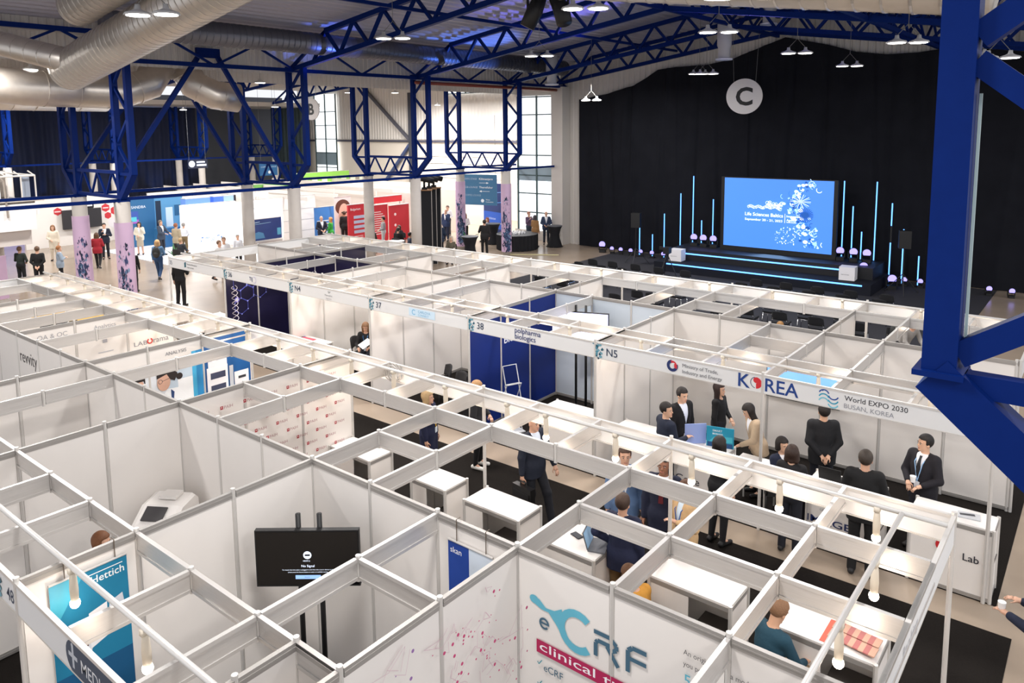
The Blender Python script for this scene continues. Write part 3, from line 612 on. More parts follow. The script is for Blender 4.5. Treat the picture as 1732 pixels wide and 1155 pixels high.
for y, l in ((1.62, 'glowing lamp on the right end tube by the corner'), (.58, 'glowing lamp low at the right end tube beside the magazines')): spot(5.62, y, l)
for x in np.arange(-14.3, 6, 1.5):
    spot(x, 6.38, 'small spot lamp on the tube behind the numbered fascia', 14); spot(x+.4, 11.62, 'small spot lamp on the tube at the stage side', 14)
# ---- prints on walls (flat, at the wall surface)
def wallprint(name, lab, cat, o, u, sh, off=.012): 
    ob = graphic(name, None, o, u, Z3, sh, off, .002); tag(ob, lab, cat); return ob
X_, Y_ = (1, 0, 0), (0, 1, 0)
LB, SL_, MAG = (98, 182, 205), (64, 100, 122), (178, 26, 84)
def rstroke(c, pts, w): return [('line', c, p, q, w) for p, q in zip(pts[:-1], pts[1:])]
ec = [('circ', LB, .20, 2.075, .05, .04), ('poly', LB, [(.19, 2.04), (.25, 2.1), (.33, 2.04), (.42, 2.05), (.5, 2.1), (.5, 2.0), (.46, 1.95), (.36, 2.01), (.28, 2.01)]),
      ('arc', LB, .66, 1.955, .165, .07, 50, 312), ('poly', LB, [(.36, 2.01), (.5, 2.03), (.52, 1.96), (.58, 1.83), (.5, 1.86), (.44, 1.93)]),
      ('arc', SL_, .31, 1.885, .045, .02, 0, 320), ('rect', SL_, .265, 1.878, .1, .018)]
ec += rstroke(SL_, [(.83, 2.045), (.99, 2.045), (1.05, 2.0), (1.05, 1.96), (1.0, 1.93)], .038)+rstroke(SL_, [(.99, 1.975), (.87, 1.975), (.85, 1.95), (.85, 1.83)], .038)+rstroke(SL_, [(.96, 1.96), (1.07, 1.82)], .04)
ec += rstroke(SL_, [(1.33, 2.055), (1.2, 2.055), (1.16, 2.02), (1.16, 1.83)], .04)+rstroke(SL_, [(1.18, 1.955), (1.33, 1.955)], .036)
ec += [('rect', MAG, .23, 1.59, 1.2, .125), ('text', (250, 246, 250), 'clinical trials', .265, 1.625, .115, .003, 1.1), ('line', (70, 150, 165), (.24, 1.5), (.255, 1.48), .009), ('line', (70, 150, 165), (.255, 1.48), (.29, 1.53), .009), ('text', SL_, 'eCRF', .31, 1.44, .095, .004),
       ('line', (70, 150, 165), (.24, 1.3), (.255, 1.28), .009), ('line', (70, 150, 165), (.255, 1.28), (.29, 1.33), .009), ('text', SL_, 'eConsent', .31, 1.24, .095, .004),
       ('text', (96, 92, 96), 'An original', 1.65, 2.215, .062, 0, .245), ('text', (96, 92, 96), 'you possibly', 1.65, 2.12, .062, 0, .27), ('text', LB, '5', 1.66, 1.96, .14, .004), ('text', (96, 92, 96), 'a modeling', 2.03, 2.19, .062, 0, .24), ('text', (96, 92, 96), 'to simplify', 2.03, 2.095, .062, 0, .23)]
wallprint('printed_graphic', 'large clinical trials print with teal and slate lettering and a magenta band', 'wall print', (3, -.012, 0), X_, [s for s in ec], .003)
r = random.Random(3); nd = [(r.uniform(.2, 2.9), r.uniform(.6, 2.38)) for _ in range(60)]+[(2.3+r.gauss(0, .35), 2.0+r.gauss(0, .2)) for _ in range(45)]; nd = [(min(2.92, a), min(2.38, b)) for a, b in nd]; sh = []
for i, a in enumerate(nd):
    for j in sorted(range(len(nd)), key=lambda j: (nd[j][0]-a[0])**2+(nd[j][1]-a[1])**2)[1:3]: sh.append(('line', (218, 188, 198), a, nd[j], .004))
for a in nd: c = (200, 70, 120) if a[0] > 1.6 else (150, 110, 170); sh.append(('circ', c, a[0], a[1], r.choice([.006, .009, .015])))
wallprint('printed_graphic', 'pale print of pink linked dots left of the clinical trials print', 'wall print', (3.012, -3, 0), Y_, sh, .003)
sh = []
for i in range(13):
    for j in range(8):
        yy, z = .15+j*.37+(.18 if i % 2 else 0), .15+i*.175
        if yy > 2.65: continue
        sh += [('rect', (168, 38, 54), yy, z, .045, .05), ('text', (168, 122, 126), 'PAIH', yy+.06, z, .068, .003), ('rect', (236, 231, 226), yy+.015, z+.02, .012, .018)]
wallprint('printed_graphic', 'repeating small red square marks with grey PAIH lettering', 'wall print', (-2.988, 0, 0), Y_, sh, .003)
# scientists print (plain generic figures)
SK, HA = (214, 170, 148), (38, 30, 30)
sh = [('rect', (226, 230, 236), .02, .1, 2.0, 2.08), ('rect', (196, 212, 226), 1.3, .1, .5, 1.9), ('rect', (246, 248, 250), 1.5, .5, .3, 1.3), ('rect', (70, 176, 222), 1.78, .1, .2, 2.15), ('rect', (40, 140, 200), 1.86, .1, .12, 2.15), ('rect', (16, 84, 148), 1.98, .1, .97, 2.3), ('rect', (210, 206, 206), 0, 2.19, 1.95, .015), ('text', (120, 120, 126), 'ANALYSIS', 1.3, 2.28, .09, .003),
      ('poly', (244, 246, 248), [(.5, .1), (1.1, .1), (1.02, 1.55), (.86, 1.66), (.68, 1.66), (.52, 1.5)]), ('circ', SK, .78, 1.82, .125, .165), ('poly', HA, [(.64, 1.84), (.64, 1.98), (.72, 2.05), (.84, 2.05), (.92, 1.98), (.92, 1.84), (.89, 1.93), (.68, 1.93)]), ('poly', HA, [(.66, 1.76), (.72, 1.7), (.84, 1.7), (.9, 1.76), (.88, 1.66), (.78, 1.62), (.68, 1.66)]), ('rect', (250, 250, 250), .74, 1.715, .08, .02), ('rect', HA, .7, 1.87, .05, .012), ('rect', HA, .81, 1.87, .05, .012),
      ('poly', (248, 250, 252), [(1.0, .1), (1.78, .1), (1.72, 1.4), (1.5, 1.66), (1.3, 1.68), (1.08, 1.4)]), ('circ', SK, 1.24, 1.82, .12, .16), ('poly', HA, [(1.12, 1.9), (1.12, 2.02), (1.24, 2.1), (1.42, 2.06), (1.5, 1.92), (1.44, 1.8), (1.36, 1.84), (1.3, 1.95)]), ('circ', HA, 1.53, 1.86, .06), ('arc', (60, 60, 70), 1.18, 1.84, .035, .008, 0, 359), ('line', (60, 60, 70), (1.21, 1.84), (1.36, 1.87), .008), ('poly', (44, 70, 120), [(1.36, 1.66), (1.42, 1.6), (1.4, 1.44), (1.36, 1.5)])]
for a in ((2.05, .5, .42, 1.35), (2.6, .5, .3, 1.15)):
    sh += [('rect', (238, 238, 242), *a)]
sh += [('rect', (230, 230, 236), 2.08, 1.85, .38, .12), ('rect', (60, 66, 92), 2.12, 1.62, .3, .12), ('rect', (60, 66, 92), 2.12, 1.38, .3, .12), ('rect', (60, 66, 92), 2.12, 1.08, .3, .12), ('circ', (240, 240, 244), 2.2, 2.03, .05, .1), ('rect', (50, 54, 60), 2.68, 1.5, .16, .05), ('rect', (60, 60, 66), 2.68, 1.2, .16, .03), ('rect', (200, 206, 214), 2.5, .5, .08, 1.3)]
wallprint('printed_graphic', 'wall print of two people in white coats with blue bands and a lab instrument', 'wall print', (-5.988, 0, 0), Y_, sh, .003)
sh = [('text', (168, 168, 172), 'QA & QC', .32, 2.26, .13, .002), ('text', (178, 178, 182), 'Analytics', 1.35, 2.26, .12, .002), ('text', (150, 150, 156), 'LAB', 2.12, 1.72, .13, .006, .28), ('arc', (206, 64, 56), 2.455, 1.775, .05, .028, 120, 430), ('text', (150, 150, 156), 'rama', 2.53, 1.72, .17, .006), ('rect', (170, 170, 176), 1.5, 1.95, .09, .07), ('rect', (190, 190, 196), 1.4, 1.75, .3, .02)]
wallprint('printed_graphic', 'yellow printed patches on the cross wall in the left distance', 'wall print', (-11.988, 0, 0), Y_, [('rect', (224, 184, 84), 1.25, 1.85, .7, .3), ('rect', (228, 190, 90), 2.0, 1.45, .8, .4), ('rect', (30, 30, 30), 1.4, 1.76, .8, .07), ('rect', (180, 110, 50), 2.2, 1.4, .6, .08)], .003)
wallprint('printed_graphic', 'faint grey laborama lettering with a red ring for its letter O', 'wall print', (-8.988, 0, 0), Y_, sh, .003)
wallprint('printed_graphic', 'black revvity lettering on the spine wall panel at left', 'wall print', (-9, -.012, 0), X_, [('text', (74, 70, 72), 'revvity', .1, 1.98, .34, -.004, .8)], .003)
# navy hexagons
sh = []; 
def hexa(cx, cz, s): return [(cx+s*math.sin(k*PI/3), cz+s*math.cos(k*PI/3)) for k in range(7)]
for cx, cz in ((.45, 2.0), (.85, 2.05), (.65, 1.68), (1.05, 1.72), (.45, 1.35)):
    p = hexa(cx, cz, .23); sh += [('line', (86, 92, 196), a, b, .012) for a, b in zip(p[:-1], p[1:])]; sh += [('circ', (150, 160, 240), a[0], a[1], .018) for a in p[:-1]]
sh += [('circ', (140, 130, 226), .32, 1.55, .075), ('circ', (140, 130, 226), 1.0, 1.95, .08), ('circ', (236, 238, 255), .32, 1.55, .045), ('circ', (236, 238, 255), 1.0, 1.95, .05), ('circ', (200, 210, 255), 2.3, 1.9, .015)]
wallprint('printed_graphic', 'violet hexagon lattice with glowing nodes on the navy wall of stand 36', 'wall print', (-11.988, 6, 0), Y_, sh, .003)
wallprint('printed_graphic', 'white biologics lettering high on the royal blue wall', 'wall print', (-2.988, 6, 0), Y_, [('text', (240, 244, 255), 'biologics', 1.1, 1.68, .2, .012, .95)], .003)
# ---- hanging posters
def poster(o, u, w, h, sh, lab, z):
    u = Vector(u); n = u.cross(Vector(Z3)); t = T('hanging_poster', lab, 'poster', (o[0], o[1], z)); mb = MB(); a = n*.035
    fs = [(0, 1, 2, 3), (7, 6, 5, 4), (0, 4, 5, 1), (1, 5, 6, 2), (2, 6, 7, 3), (3, 7, 4, 0)]
    q = [a, a+u*w, a+u*w+Vector((0, 0, h)), a+Vector((0, 0, h))]; mb.add(q+[p-n*.006 for p in q], fs); s = PT(t, 'printed_sheet', mb, C(240, 240, 240))
    for zz in (0, h): PT(t, 'poster_bar', MB().tube([a+Vector((0, 0, zz)), a+u*w+Vector((0, 0, zz))], .012, 8), M_alu2)
    for k in (.2, .85): PT(t, 'hook', MB().tube([a+u*w*k+Vector((0, 0, h)), a+u*w*k+Vector((0, 0, 2.53-z)), u*w*k-n*.02+Vector((0, 0, 2.53-z))], .005, 5), C(96, 84, 72))
    graphic('printed_design', t, a, u, Z3, sh, .002, .001); return t
TL = (26, 122, 160)
poster((0, -2.78), Y_, .66, 1.35, [('rect', TL, 0, 0, .66, 1.35), ('rect', (18, 84, 128), 0, 0, .66, .45), ('poly', (60, 160, 190), [(0, .9), (0, 1.35), (.3, 1.35)]), ('text', (245, 250, 252), 'Hettich', .34, 1.2, .1, .006), ('line', (245, 250, 252), (.32, 1.29), (.62, 1.29), .008), ('poly', (216, 220, 228), [(.12, .62), (.3, .55), (.34, .8), (.18, .82)]), ('poly', (236, 238, 242), [(.3, .6), (.46, .66), (.46, .98), (.3, .94)]), ('poly', (206, 212, 222), [(.46, .76), (.62, .82), (.6, 1.0), (.48, .96)]), ('poly', (100, 70, 66), [(.2, .66), (.28, .64), (.28, .76), (.21, .77)]), ('rect', (190, 196, 206), .3, .78, .16, .02), ('rect', (190, 196, 206), .3, .7, .16, .02)], 'teal hanging poster with white lettering and pale instruments at bottom left', 1.0)
poster((2.17, 0), X_, .57, .92, [('rect', (24, 66, 156), 0, 0, .27, .92), ('rect', (214, 226, 240), .27, 0, .3, .92), ('poly', (120, 160, 210), [(.27, .3), (.57, .42), (.57, .62), (.27, .56)]), ('poly', (196, 54, 60), [(.27, .12), (.44, .3), (.46, .1)]), ('text', (250, 250, 255), 'skan', .03, .8, .085, .005), ('text', (230, 236, 250), 'Ensure quality and', .03, .34, .032, .001), ('text', (230, 236, 250), 'safety in a global', .03, .29, .032, .001), ('text', (230, 236, 250), 'market', .03, .24, .032, .001)], 'small blue hanging poster with skan lettering beside the pink dotted wall', 1.38)
# ================================================================ furniture
def counter(x0, x1, y0, y1, h, lab, open_side='-y', split=.5, rz=0, dark=True, group=None):
    """shell scheme counter: framed top, side panels, half open back"""
    t = T('info_counter', lab, 'counter', ((x0+x1)/2, (y0+y1)/2, .006), rz, group); w, d = (x1-x0)/2, (y1-y0)/2
    PT(t, 'worktop', MB().bb((-w+.01, -d+.01, h-.02), (w-.01, d-.01, h)), mat('counter_top', (228, 225, 222), .35)); mb = MB()
    for z in (h-.05, h*.0+.03):
        mb.bb((-w, -d, z-.02), (w, -d+.03, z+.03)).bb((-w, d-.03, z-.02), (w, d, z+.03)).bb((-w, -d, z-.02), (-w+.03, d, z+.03)).bb((w-.03, -d, z-.02), (w, d, z+.03))
    PT(t, 'top_frame', mb, M_alud)
    for i, j in ((-1, -1), (1, -1), (1, 1), (-1, 1)): PT(t, 'corner_post', MB().lathe((i*(w-.01), j*(d-.01), 0), [(.024, 0), (.024, h+.008)], 8), M_alu2)
    PT(t, 'front_panel', MB().bb((-w+.03, d-.02, .06), (w-.03, d-.01, h-.06)), M_white)
    for s, nn in ((-1, 'left'), (1, 'right')): PT(t, 'side_panel', MB().bb((s*(w-.015)-.005, -d+.03, .06), (s*(w-.015)+.005, d-.03, h-.06)), M_white)
    xs = -w+2*w*split
    PT(t, 'back_panel', MB().bb((-w+.03, -d+.01, .06), (xs, -d+.02, h-.08)), M_white); PT(t, 'shelf', MB().bb((xs, -d+.03, h*.48), (w-.03, d-.03, h*.48+.015)), mat('dark_shelf', (92, 86, 82), .6))
    return t
counter(-2.98, -1.98, 2.48, 2.98, 1.0, 'white counter at the front of the stand next to the PAIH wall', split=.6)
counter(-1.06, -.34, 2.5, 3.0, 1.0, 'short white counter with open dark shelf, left of the aisle post', split=.45)
counter(.04, 1.04, 2.48, 3.0, 1.0, 'white counter in front of the walking man with the briefcase', split=.35)
counter(1.45, 2.35, 2.3, 3.0, 1.0, 'white counter with phones and a laptop', split=1)
counter(3.0, 4.02, 2.46, 2.98, 1.0, 'long white counter with dark open shelf, right of the seated man in mustard', split=.5)
counter(4.45, 5.5, 2.46, 3.0, 1.0, 'white counter with red magazines at the right end', split=.5)
counter(5.75, 6.15, .9, 1.7, .92, 'low white counter just outside the right end of the near block', split=1)
counter(-5.3, -4.3, 2.48, 2.98, 1.0, 'wooden looking lit counter in the scientists booth, right one', split=.5)
counter(-7.2, -6.2, 2.48, 2.98, 1.0, 'pale lit counter in the booth left of the scientists wall', split=.5)
counter(-10.6, -9.6, 2.48, 2.98, 1.0, 'pale counter with blue print in the distant left booth', split=1)
def kcounter(x0, x1, lab, sh):
    t = counter(x0, x1, 6.02, 6.5, 1.0, lab, split=1, rz=0)
    graphic('printed_front', t, (-(x1-x0)/2, -.243, 0), X_, Z3, sh, .002, .001); return t
kcounter(5.08, 6.08, 'white reception counter lettered Lab with a red disc at the right end', [('circ', (196, 36, 44), .42, .62, .085), ('text', (30, 20, 24), 'Ir', .38, .58, .11, .006), ('text', (28, 30, 44), 'Lab', .66, .5, .14, .006)])
kcounter(3.7, 4.7, 'white counter lettered AGE behind the standing man in black', [('text', (24, 44, 96), 'IMAGE', .02, .4, .15, .01, .62), ('text', (130, 136, 150), 'GENOMICS', .2, .6, .05)])
kcounter(.35, 1.35, 'white counter with blue wave emblem and World lettering', [('arc', (34, 84, 150), .16+.1*i, z, .055, .016, *((20, 160) if i == 0 else (200, 340))) for z in (.86, .78, .7) for i in (0, 1)]+[('text', (60, 60, 70), 'World EXPO', .36, .76, .09, .003)])
kcounter(1.5, 2.4, 'white counter lettered re carrying the teal display board', [('text', (50, 52, 66), 'Core', .08, .4, .17, .004, .42), ('text', (120, 124, 136), 'diagnostics', .1, .28, .06)])
counter(-1.25, -.1, 6.1, 6.6, .98, 'white counter at the front of the polpharma stand', split=1)
counter(-9.3, -8.0, 6.0, 6.5, .98, 'white counter with a red and blue leaflet in front of stand N4', split=1)
counter(-13.2, -12.2, 6.0, 6.5, .98, 'white counter at the left of the navy stand', split=1)
# items on counters
def thing_box(name, lab, cat, c, d, m, rz=0, rx=0, group=None):
    mb = MB().box((0, 0, d[2]/2), d); o = mb.build(name, m, keep=True); o.location = c; o.rotation_euler = (rx, 0, rz); return tag(o, lab, cat, group)
for x, y, r_, lab in ((1.62, 2.72, .3, 'small black phone, leftmost on the phones counter'), (1.86, 2.66, -.3, 'dark blue lit phone beside the open booklet')): thing_box('phone', lab, 'phone', (x, y, 1.008), (.16, .09, .012), C(30, 34, 46), r_)
thing_box('booklet', 'pale open booklet between the phone and the laptop', 'booklet', (1.98, 2.78, 1.008), (.22, .2, .006), C(206, 198, 186), .2)
def laptop(x, y, z, rz, lab, sc=C(150, 190, 226), body=C(96, 98, 104)):
    t = T('laptop', lab, 'laptop', (x, y, z), rz); PT(t, 'keyboard_base', MB().bb((-.16, -.11, 0), (.16, .11, .018)), body)
    mb = MB().add([(-.16, .11, .018), (.16, .11, .018), (.16, .17, .23), (-.16, .17, .23), (-.16, .118, .018), (.16, .118, .018), (.16, .178, .23), (-.16, .178, .23)], [(0, 1, 2, 3), (7, 6, 5, 4), (0, 4, 5, 1), (1, 5, 6, 2), (2, 6, 7, 3), (3, 7, 4, 0)]); l = PT(t, 'lid', mb, body)
    s_ = MB().add([(-.145, .1085, .025), (.145, .1085, .025), (.145, .165, .22), (-.145, .165, .22)], [(0, 1, 2, 3)]).build('screen', sc, l); kid(l, s_); return t
laptop(2.22, 2.62, 1.008, 1.9, 'open grey laptop on the phones counter')
laptop(3.98, 6.3, 1.008, PI, 'open black laptop on the KOREA stand counter', C(30, 34, 40), C(24, 24, 26))
for i in range(2):
    for j in range(9):
        o = thing_box('magazine', 'red and cream magazine in the %s row on the right end counter' % ('upper', 'lower')[i], 'magazine', (5.02+j*.052, 2.86-i*.17-j*.012, 1.01+j*.004), (.06, .15, .012), C(180, 104, 100) if j % 2 else C(204, 160, 136), -.05, .0, 'magazines in the %s row' % ('upper', 'lower')[i])
thing_box('magazine_tray', 'orange red tray under the magazines', 'tray', (5.0, 2.72, 1.004), (.12, .42, .006), C(214, 92, 66))
thing_box('leaflet_stack', 'black and white leaflet on the Lab counter', 'leaflet', (5.75, 6.28, 1.008), (.26, .18, .012), C(188, 190, 194), .15)
thing_box('leaflet_cover', 'dark printed card lying on the Lab counter leaflet', 'leaflet', (5.73, 6.29, 1.021), (.18, .05, .003), C(60, 62, 68), .35)
thing_box('leaflet', 'red and blue leaflet lying on the N4 counter', 'leaflet', (-8.75, 6.25, .99), (.5, .2, .01), C(216, 92, 108), .1)
thing_box('leaflet', 'blue half leaflet beside the red one on the N4 counter', 'leaflet', (-9.05, 6.27, .99), (.22, .2, .01), C(90, 120, 200), .1)
thing_box('paper_sheet', 'large white document on the table before the woman in beige', 'paper', (2.64, 6.62, .757), (.42, .3, .004), C(250, 250, 250), .3)
def board(x, y, rz):
    t = T('display_board', 'teal and blue folding display board on the KOREA counter', 'display board', (x, y, 1.008), rz)
    PT(t, 'left_leaf', MB().box((-.2, 0, .17), (.36, .012, .34), Matrix.Rotation(.5, 3, 'Z')), C(150, 170, 226)); b = PT(t, 'right_leaf', MB().box((.2, 0, .17), (.44, .012, .34)), C(30, 146, 178))
    graphic('printed_design', t, (-.0, -.008, 0), X_, Z3, [('rect', (16, 70, 120), 0, 0, .4, .08), ('poly', (70, 180, 200), [(.02, .08), (.4, .1), (.4, .2), (.1, .17)]), ('text', (240, 250, 255), 'SMART', .08, .26, .05, .003), ('text', (240, 250, 255), 'BIOBANK', .08, .21, .04, .002)], .002, .001)
board(2.0, 6.3, .25)
# TV on a twin pole stand
def tv(x, y, z, rz, w, h, lab, scr, poles=True, sh=(), front=None):
    t = T('television', lab, 'television', (x, y, .006), rz)
    PT(t, 'bezel', MB().bb((-w/2, -.03, z-h/2), (w/2, .03, z+h/2)), M_black); s_ = PT(t, 'screen', MB().bb((-w/2+.015, -.034, z-h/2+.02), (w/2-.015, -.028, z+h/2-.015)), scr)
    if sh: graphic('screen_image', t, (-w/2, -.035, z-h/2), X_, Z3, sh, .001, .0006)
    if poles:
        for s in (-.11, .11): PT(t, 'pole', MB().tube([(s, .07, 0), (s, .07, z+h/2+.13)], .028, 12), M_black, True)
        PT(t, 'base', MB().bb((-.35, -.2, 0), (.35, .3, .03)), M_black); PT(t, 'bracket', MB().bb((-.18, .02, z-.12), (.18, .08, z+.12)), M_black)
    return t
M_scr = mat('dark_screen', (6, 7, 10), .12)
def emis(n, c, e): return mat(n, c, .4, emit=e)
p = Vector((0.74, -0.63, 1.86))
ew = emis('screen_white', (226, 236, 255), .9); eb = emis('screen_blue_bar', (150, 190, 255), .6)
tv(p.x, p.y, 1.86, .674, 1.07, .61, 'black television on a twin pole stand showing a No Signal message', M_scr, True, [('circ', ew, .535, .345, .042), ('rect', (20, 22, 30), .508, .335, .054, .02), ('text', ew, 'HDMI 2', .49, .275, .022, .001), ('text', ew, 'No Signal', .47, .215, .036, .001), ('text', ew, 'To check that the cable is plugged in and that the source device is on,', .27, .18, .016, 0, .53), ('text', ew, 'please press the Source button to select an available source.', .33, .155, .016, 0, .41), ('rect', eb, .405, .085, .26, .042), ('text', (40, 60, 120), 'Source', .5, .1, .018, 0)])
tv(-1.85, 8.3, 1.98, .35, 1.25, .62, 'glowing white screen on black poles in the polpharma stand', emis('white_screen', (214, 220, 255), 1.0))
tv(2.68, 8.93, 1.5, 0, 1.35, .78, 'blue screen mounted on the spine wall behind the KOREA fascia', emis('light_blue_screen', (120, 170, 236), .9), False)
# white desktop machine
def machine():
    t = T('lab_device', 'white rounded desktop laboratory device with a small dark screen', 'device', (-2.5, -.55, .006), .55); t.scale = (1.3, 1.2, 1.17)
    PT(t, 'stand_cabinet', MB().bb((-.26, -.3, 0), (.26, .3, .72)), M_white)
    mb = MB(); prof = [(-.3, .72), (-.3, .98), (-.22, 1.05), (-.02, 1.18), (.24, 1.2), (.3, 1.14), (.32, .72)]
    vs = [(sx, y, z) for sx in (-.2, -.18, .18, .2) for y, z in prof]; n = len(prof)
    for k in (0, 3):
        for i in range(n): vs[k*n+i] = (vs[k*n+i][0]*1.1, vs[k*n+i][1]*.97, .72+(vs[k*n+i][2]-.72)*.96)
    fs = [(k*n+i, k*n+(i+1) % n, (k+1)*n+(i+1) % n, (k+1)*n+i) for k in range(3) for i in range(n)]+[tuple(range(n))[::-1], tuple(3*n+i for i in range(n))]
    PT(t, 'housing', mb.add(vs, fs), mat('glossy_white_plastic', (238, 234, 230), .25))
    R_ = Matrix.Rotation(.56, 3, 'X'); PT(t, 'display', MB().box((-.03, -.128, 1.125), (.22, .17, .012), R_), C(60, 58, 60)); PT(t, 'lid_handle', MB().bb((-.08, .06, 1.2), (.1, .22, 1.235)), C(228, 224, 220)); PT(t, 'side_vent', MB().bb((-.222, -.25, .82), (-.215, -.1, .96)), C(150, 146, 142))
machine()
# folding literature stands
def brochure_stand(x, y, rz, lab, tiers=3):
    t = T('brochure_stand', lab, 'brochure stand', (x, y, .006), rz)
    for i in range(tiers):
        z = .25+i*.38; o = -.1*(i % 2); a = [(-.16, o, z), (.16, o, z), (.16, o+.12, z+.36), (-.16, o+.12, z+.36)]
        PT(t, 'tray_frame', MB().tube(a+[a[0]], .012, 6), C(214, 216, 220)); PT(t, 'tray_lip', MB().tube([a[0], (-.16, o-.1, z+.02), (.16, o-.1, z+.02), a[1]], .009, 6), C(214, 216, 220))
    PT(t, 'scissor_leg', MB().tube([(-.17, -.1, .02), (-.17, .14, .62), (-.17, -.06, 1.0)], .01, 6).tube([(.17, -.1, .02), (.17, .14, .62), (.17, -.06, 1.0)], .01, 6), C(200, 202, 206)); PT(t, 'foot', MB().bb((-.2, -.18, 0), (.2, .2, .02)), C(200, 202, 206)); return t
brochure_stand(-2.45, 6.7, 1.2, 'white zigzag folding brochure stand with empty trays by the royal blue wall')
def zrack():
    t = T('leaflet_rack', 'dark leaflet rack with blue and white brochures at the left edge', 'leaflet rack', (-.72, -2.35, .006), .9)
    PT(t, 'frame', MB().bb((-.17, 0, 0), (.17, .03, 1.7)).bb((-.2, -.2, 0), (.2, .15, .03)), C(50, 52, 56))
    cs = [(40, 80, 160), (232, 234, 238), (20, 100, 130), (226, 228, 232)]
    for i in range(4):
        b = PT(t, 'brochure', MB().box((0, -.03, .45+i*.36), (.26, .02, .3), Matrix.Rotation(-.2, 3, 'X')), C(*cs[i]))
        graphic('printed_design', t, (-.13, -.05, .3+i*.36), X_, (0, .2, .98), [('rect', (40, 84, 170) if (a+c) % 2 else (120, 104, 96), .03+a*.07, .06+c*.07, .05, .04) for a in range(3) for c in range(3)], .006, .001)
zrack()
# glass display blocks at booth 0
def chair(dark, lab, x, y, rz, grp, audience=False):
    k = 'aud' if audience else 'uph'
    if k not in PRO:
        t = PRO[k] = T('conference_chair', lab, 'chair', (x, y, .006), rz, grp)
        PT(t, 'seat', MB().bb((-.22, -.21, .42), (.22, .23, .48)), dark)
        mb = MB(); vs = []; 
        for j in range(7):
            for i in range(9):
                u_ = (i/8-.5); v_ = j/6; wv = .225*(1-.12*v_**2); vs.append((u_*2*wv, -.24-.05*v_-.05*(1-4*u_*u_)+.03, .58+.27*v_-(.05*abs(2*u_)**3 if j == 6 else 0)))
        fs = [(j*9+i, j*9+i+1, (j+1)*9+i+1, (j+1)*9+i) for j in range(6) for i in range(8)]; n = len(vs); mb.add(vs+[(a, b-.035, c) for a, b, c in vs], fs+[tuple(n+q for q in f[::-1]) for f in fs]+[(i, n+i, n+i+1, i+1) for i in range(8)]+[(54+i+1, n+54+i+1, n+54+i, 54+i) for i in range(8)]+[(j*9, (j+1)*9, n+(j+1)*9, n+j*9) for j in range(6)]+[(j*9+8, n+j*9+8, n+(j+1)*9+8, (j+1)*9+8) for j in range(6)])
        PT(t, 'backrest', mb, dark, True); m = M_chrome if audience else M_black
        for s in (-1, 1):
            PT(t, 'leg', MB().tube([(s*.21, -.2, .42), (s*.23, -.25, 0)], .012, 8), m, True); PT(t, 'leg', MB().tube([(s*.21, .2, .42), (s*.23, .22, 0)], .012, 8), m, True)
            PT(t, 'back_upright', MB().tube([(s*.21, -.2, .42), (s*.2, -.25, .62)], .012, 8), m, True)
        PT(t, 'seat_frame', MB().tube([(-.21, -.2, .41), (.21, -.2, .41), (.21, .2, .41), (-.21, .2, .41), (-.21, -.2, .41)], .011, 6), m); return t
    return dup(PRO[k], (x, y, .006), rz, lab, grp)
chair(M_chair, 'charcoal upholstered chair of stand 37, left of the pair', -4.85, 6.95, 2.6, 'charcoal visitor chairs')
chair(M_chair, 'charcoal upholstered chair of stand 37, right of the pair', -4.2, 6.75, 2.9, 'charcoal visitor chairs')
chair(M_chair, 'charcoal chair carrying the seated woman in stand N4', -8.1, 7.55, -1.2, 'charcoal visitor chairs')
chair(M_chair, 'dark chair under the seated woman at the KOREA table', 3.05, 6.62, 0.6, 'charcoal visitor chairs')
tag(MB().bb((-3.9, 6.75, .006), (-3.1, 7.5, .72)).build('low_cupboard', C(30, 30, 32)), 'low black cupboard beside the charcoal chairs', 'cupboard')
# table in the KOREA stand
t = T('meeting_table', 'white meeting table under the document in the KOREA stand', 'table', (2.66, 6.66, .006)); PT(t, 'tabletop', MB().bb((-.3, -.27, .72), (.3, .27, .75)), C(244, 242, 240))
for i, j in ((-1, -1), (1, -1), (1, 1), (-1, 1)): PT(t, 'leg', MB().tube([(i*.26, j*.23, 0), (i*.26, j*.23, .72)], .015, 8), M_alu2)
tag(MB().tube([(-1.2+.35*math.cos(a), 8.0+.22*math.sin(a), .02) for a in np.linspace(0, 11, 40)]+[(-.3, 7.7, .02), (-.1, 8.5, .02), (-1.6, 8.8, .02)], .008, 6).build('cable', C(214, 206, 196)), 'coiled pale cable on the floor of the polpharma stand', 'cable')
tag(MB().tube([(-2.02, 2.96+.02*math.sin(a*3), 2.36+0*a) if 0 else (-1.86+.13*math.cos(a)+.002*a, 2.9+.06*math.sin(a*.7), 2.38+.13*math.sin(a)) for a in np.linspace(0, 38, 150)], .008, 5).build('cable_coil', C(176, 172, 168)), 'coil of grey cable hanging behind the front fascia near the PAIH wall', 'cable')
for i, (x, y) in enumerate(((-11.85, 6.12), (-11.85, 8.75))):
    mb = MB(); 
    for s in (0, PI): mb.tube([(.075*math.cos(a+s), .075*math.sin(a+s), .2+a*.045) for a in np.linspace(0, 40, 200)], .008, 5)
    mb.tube([(.1, 0, 0), (0, 0, .2)], .012, 5).tube([(-.1, 0, 0), (0, 0, .2)], .012, 5); o = mb.build('helix_sculpture', C(206, 200, 206), keep=True); o.location = (x+.12, y, .006); tag(o, 'pale double helix wire figure at the %s side of the navy stand' % ('left', 'right')[i], 'sculpture')
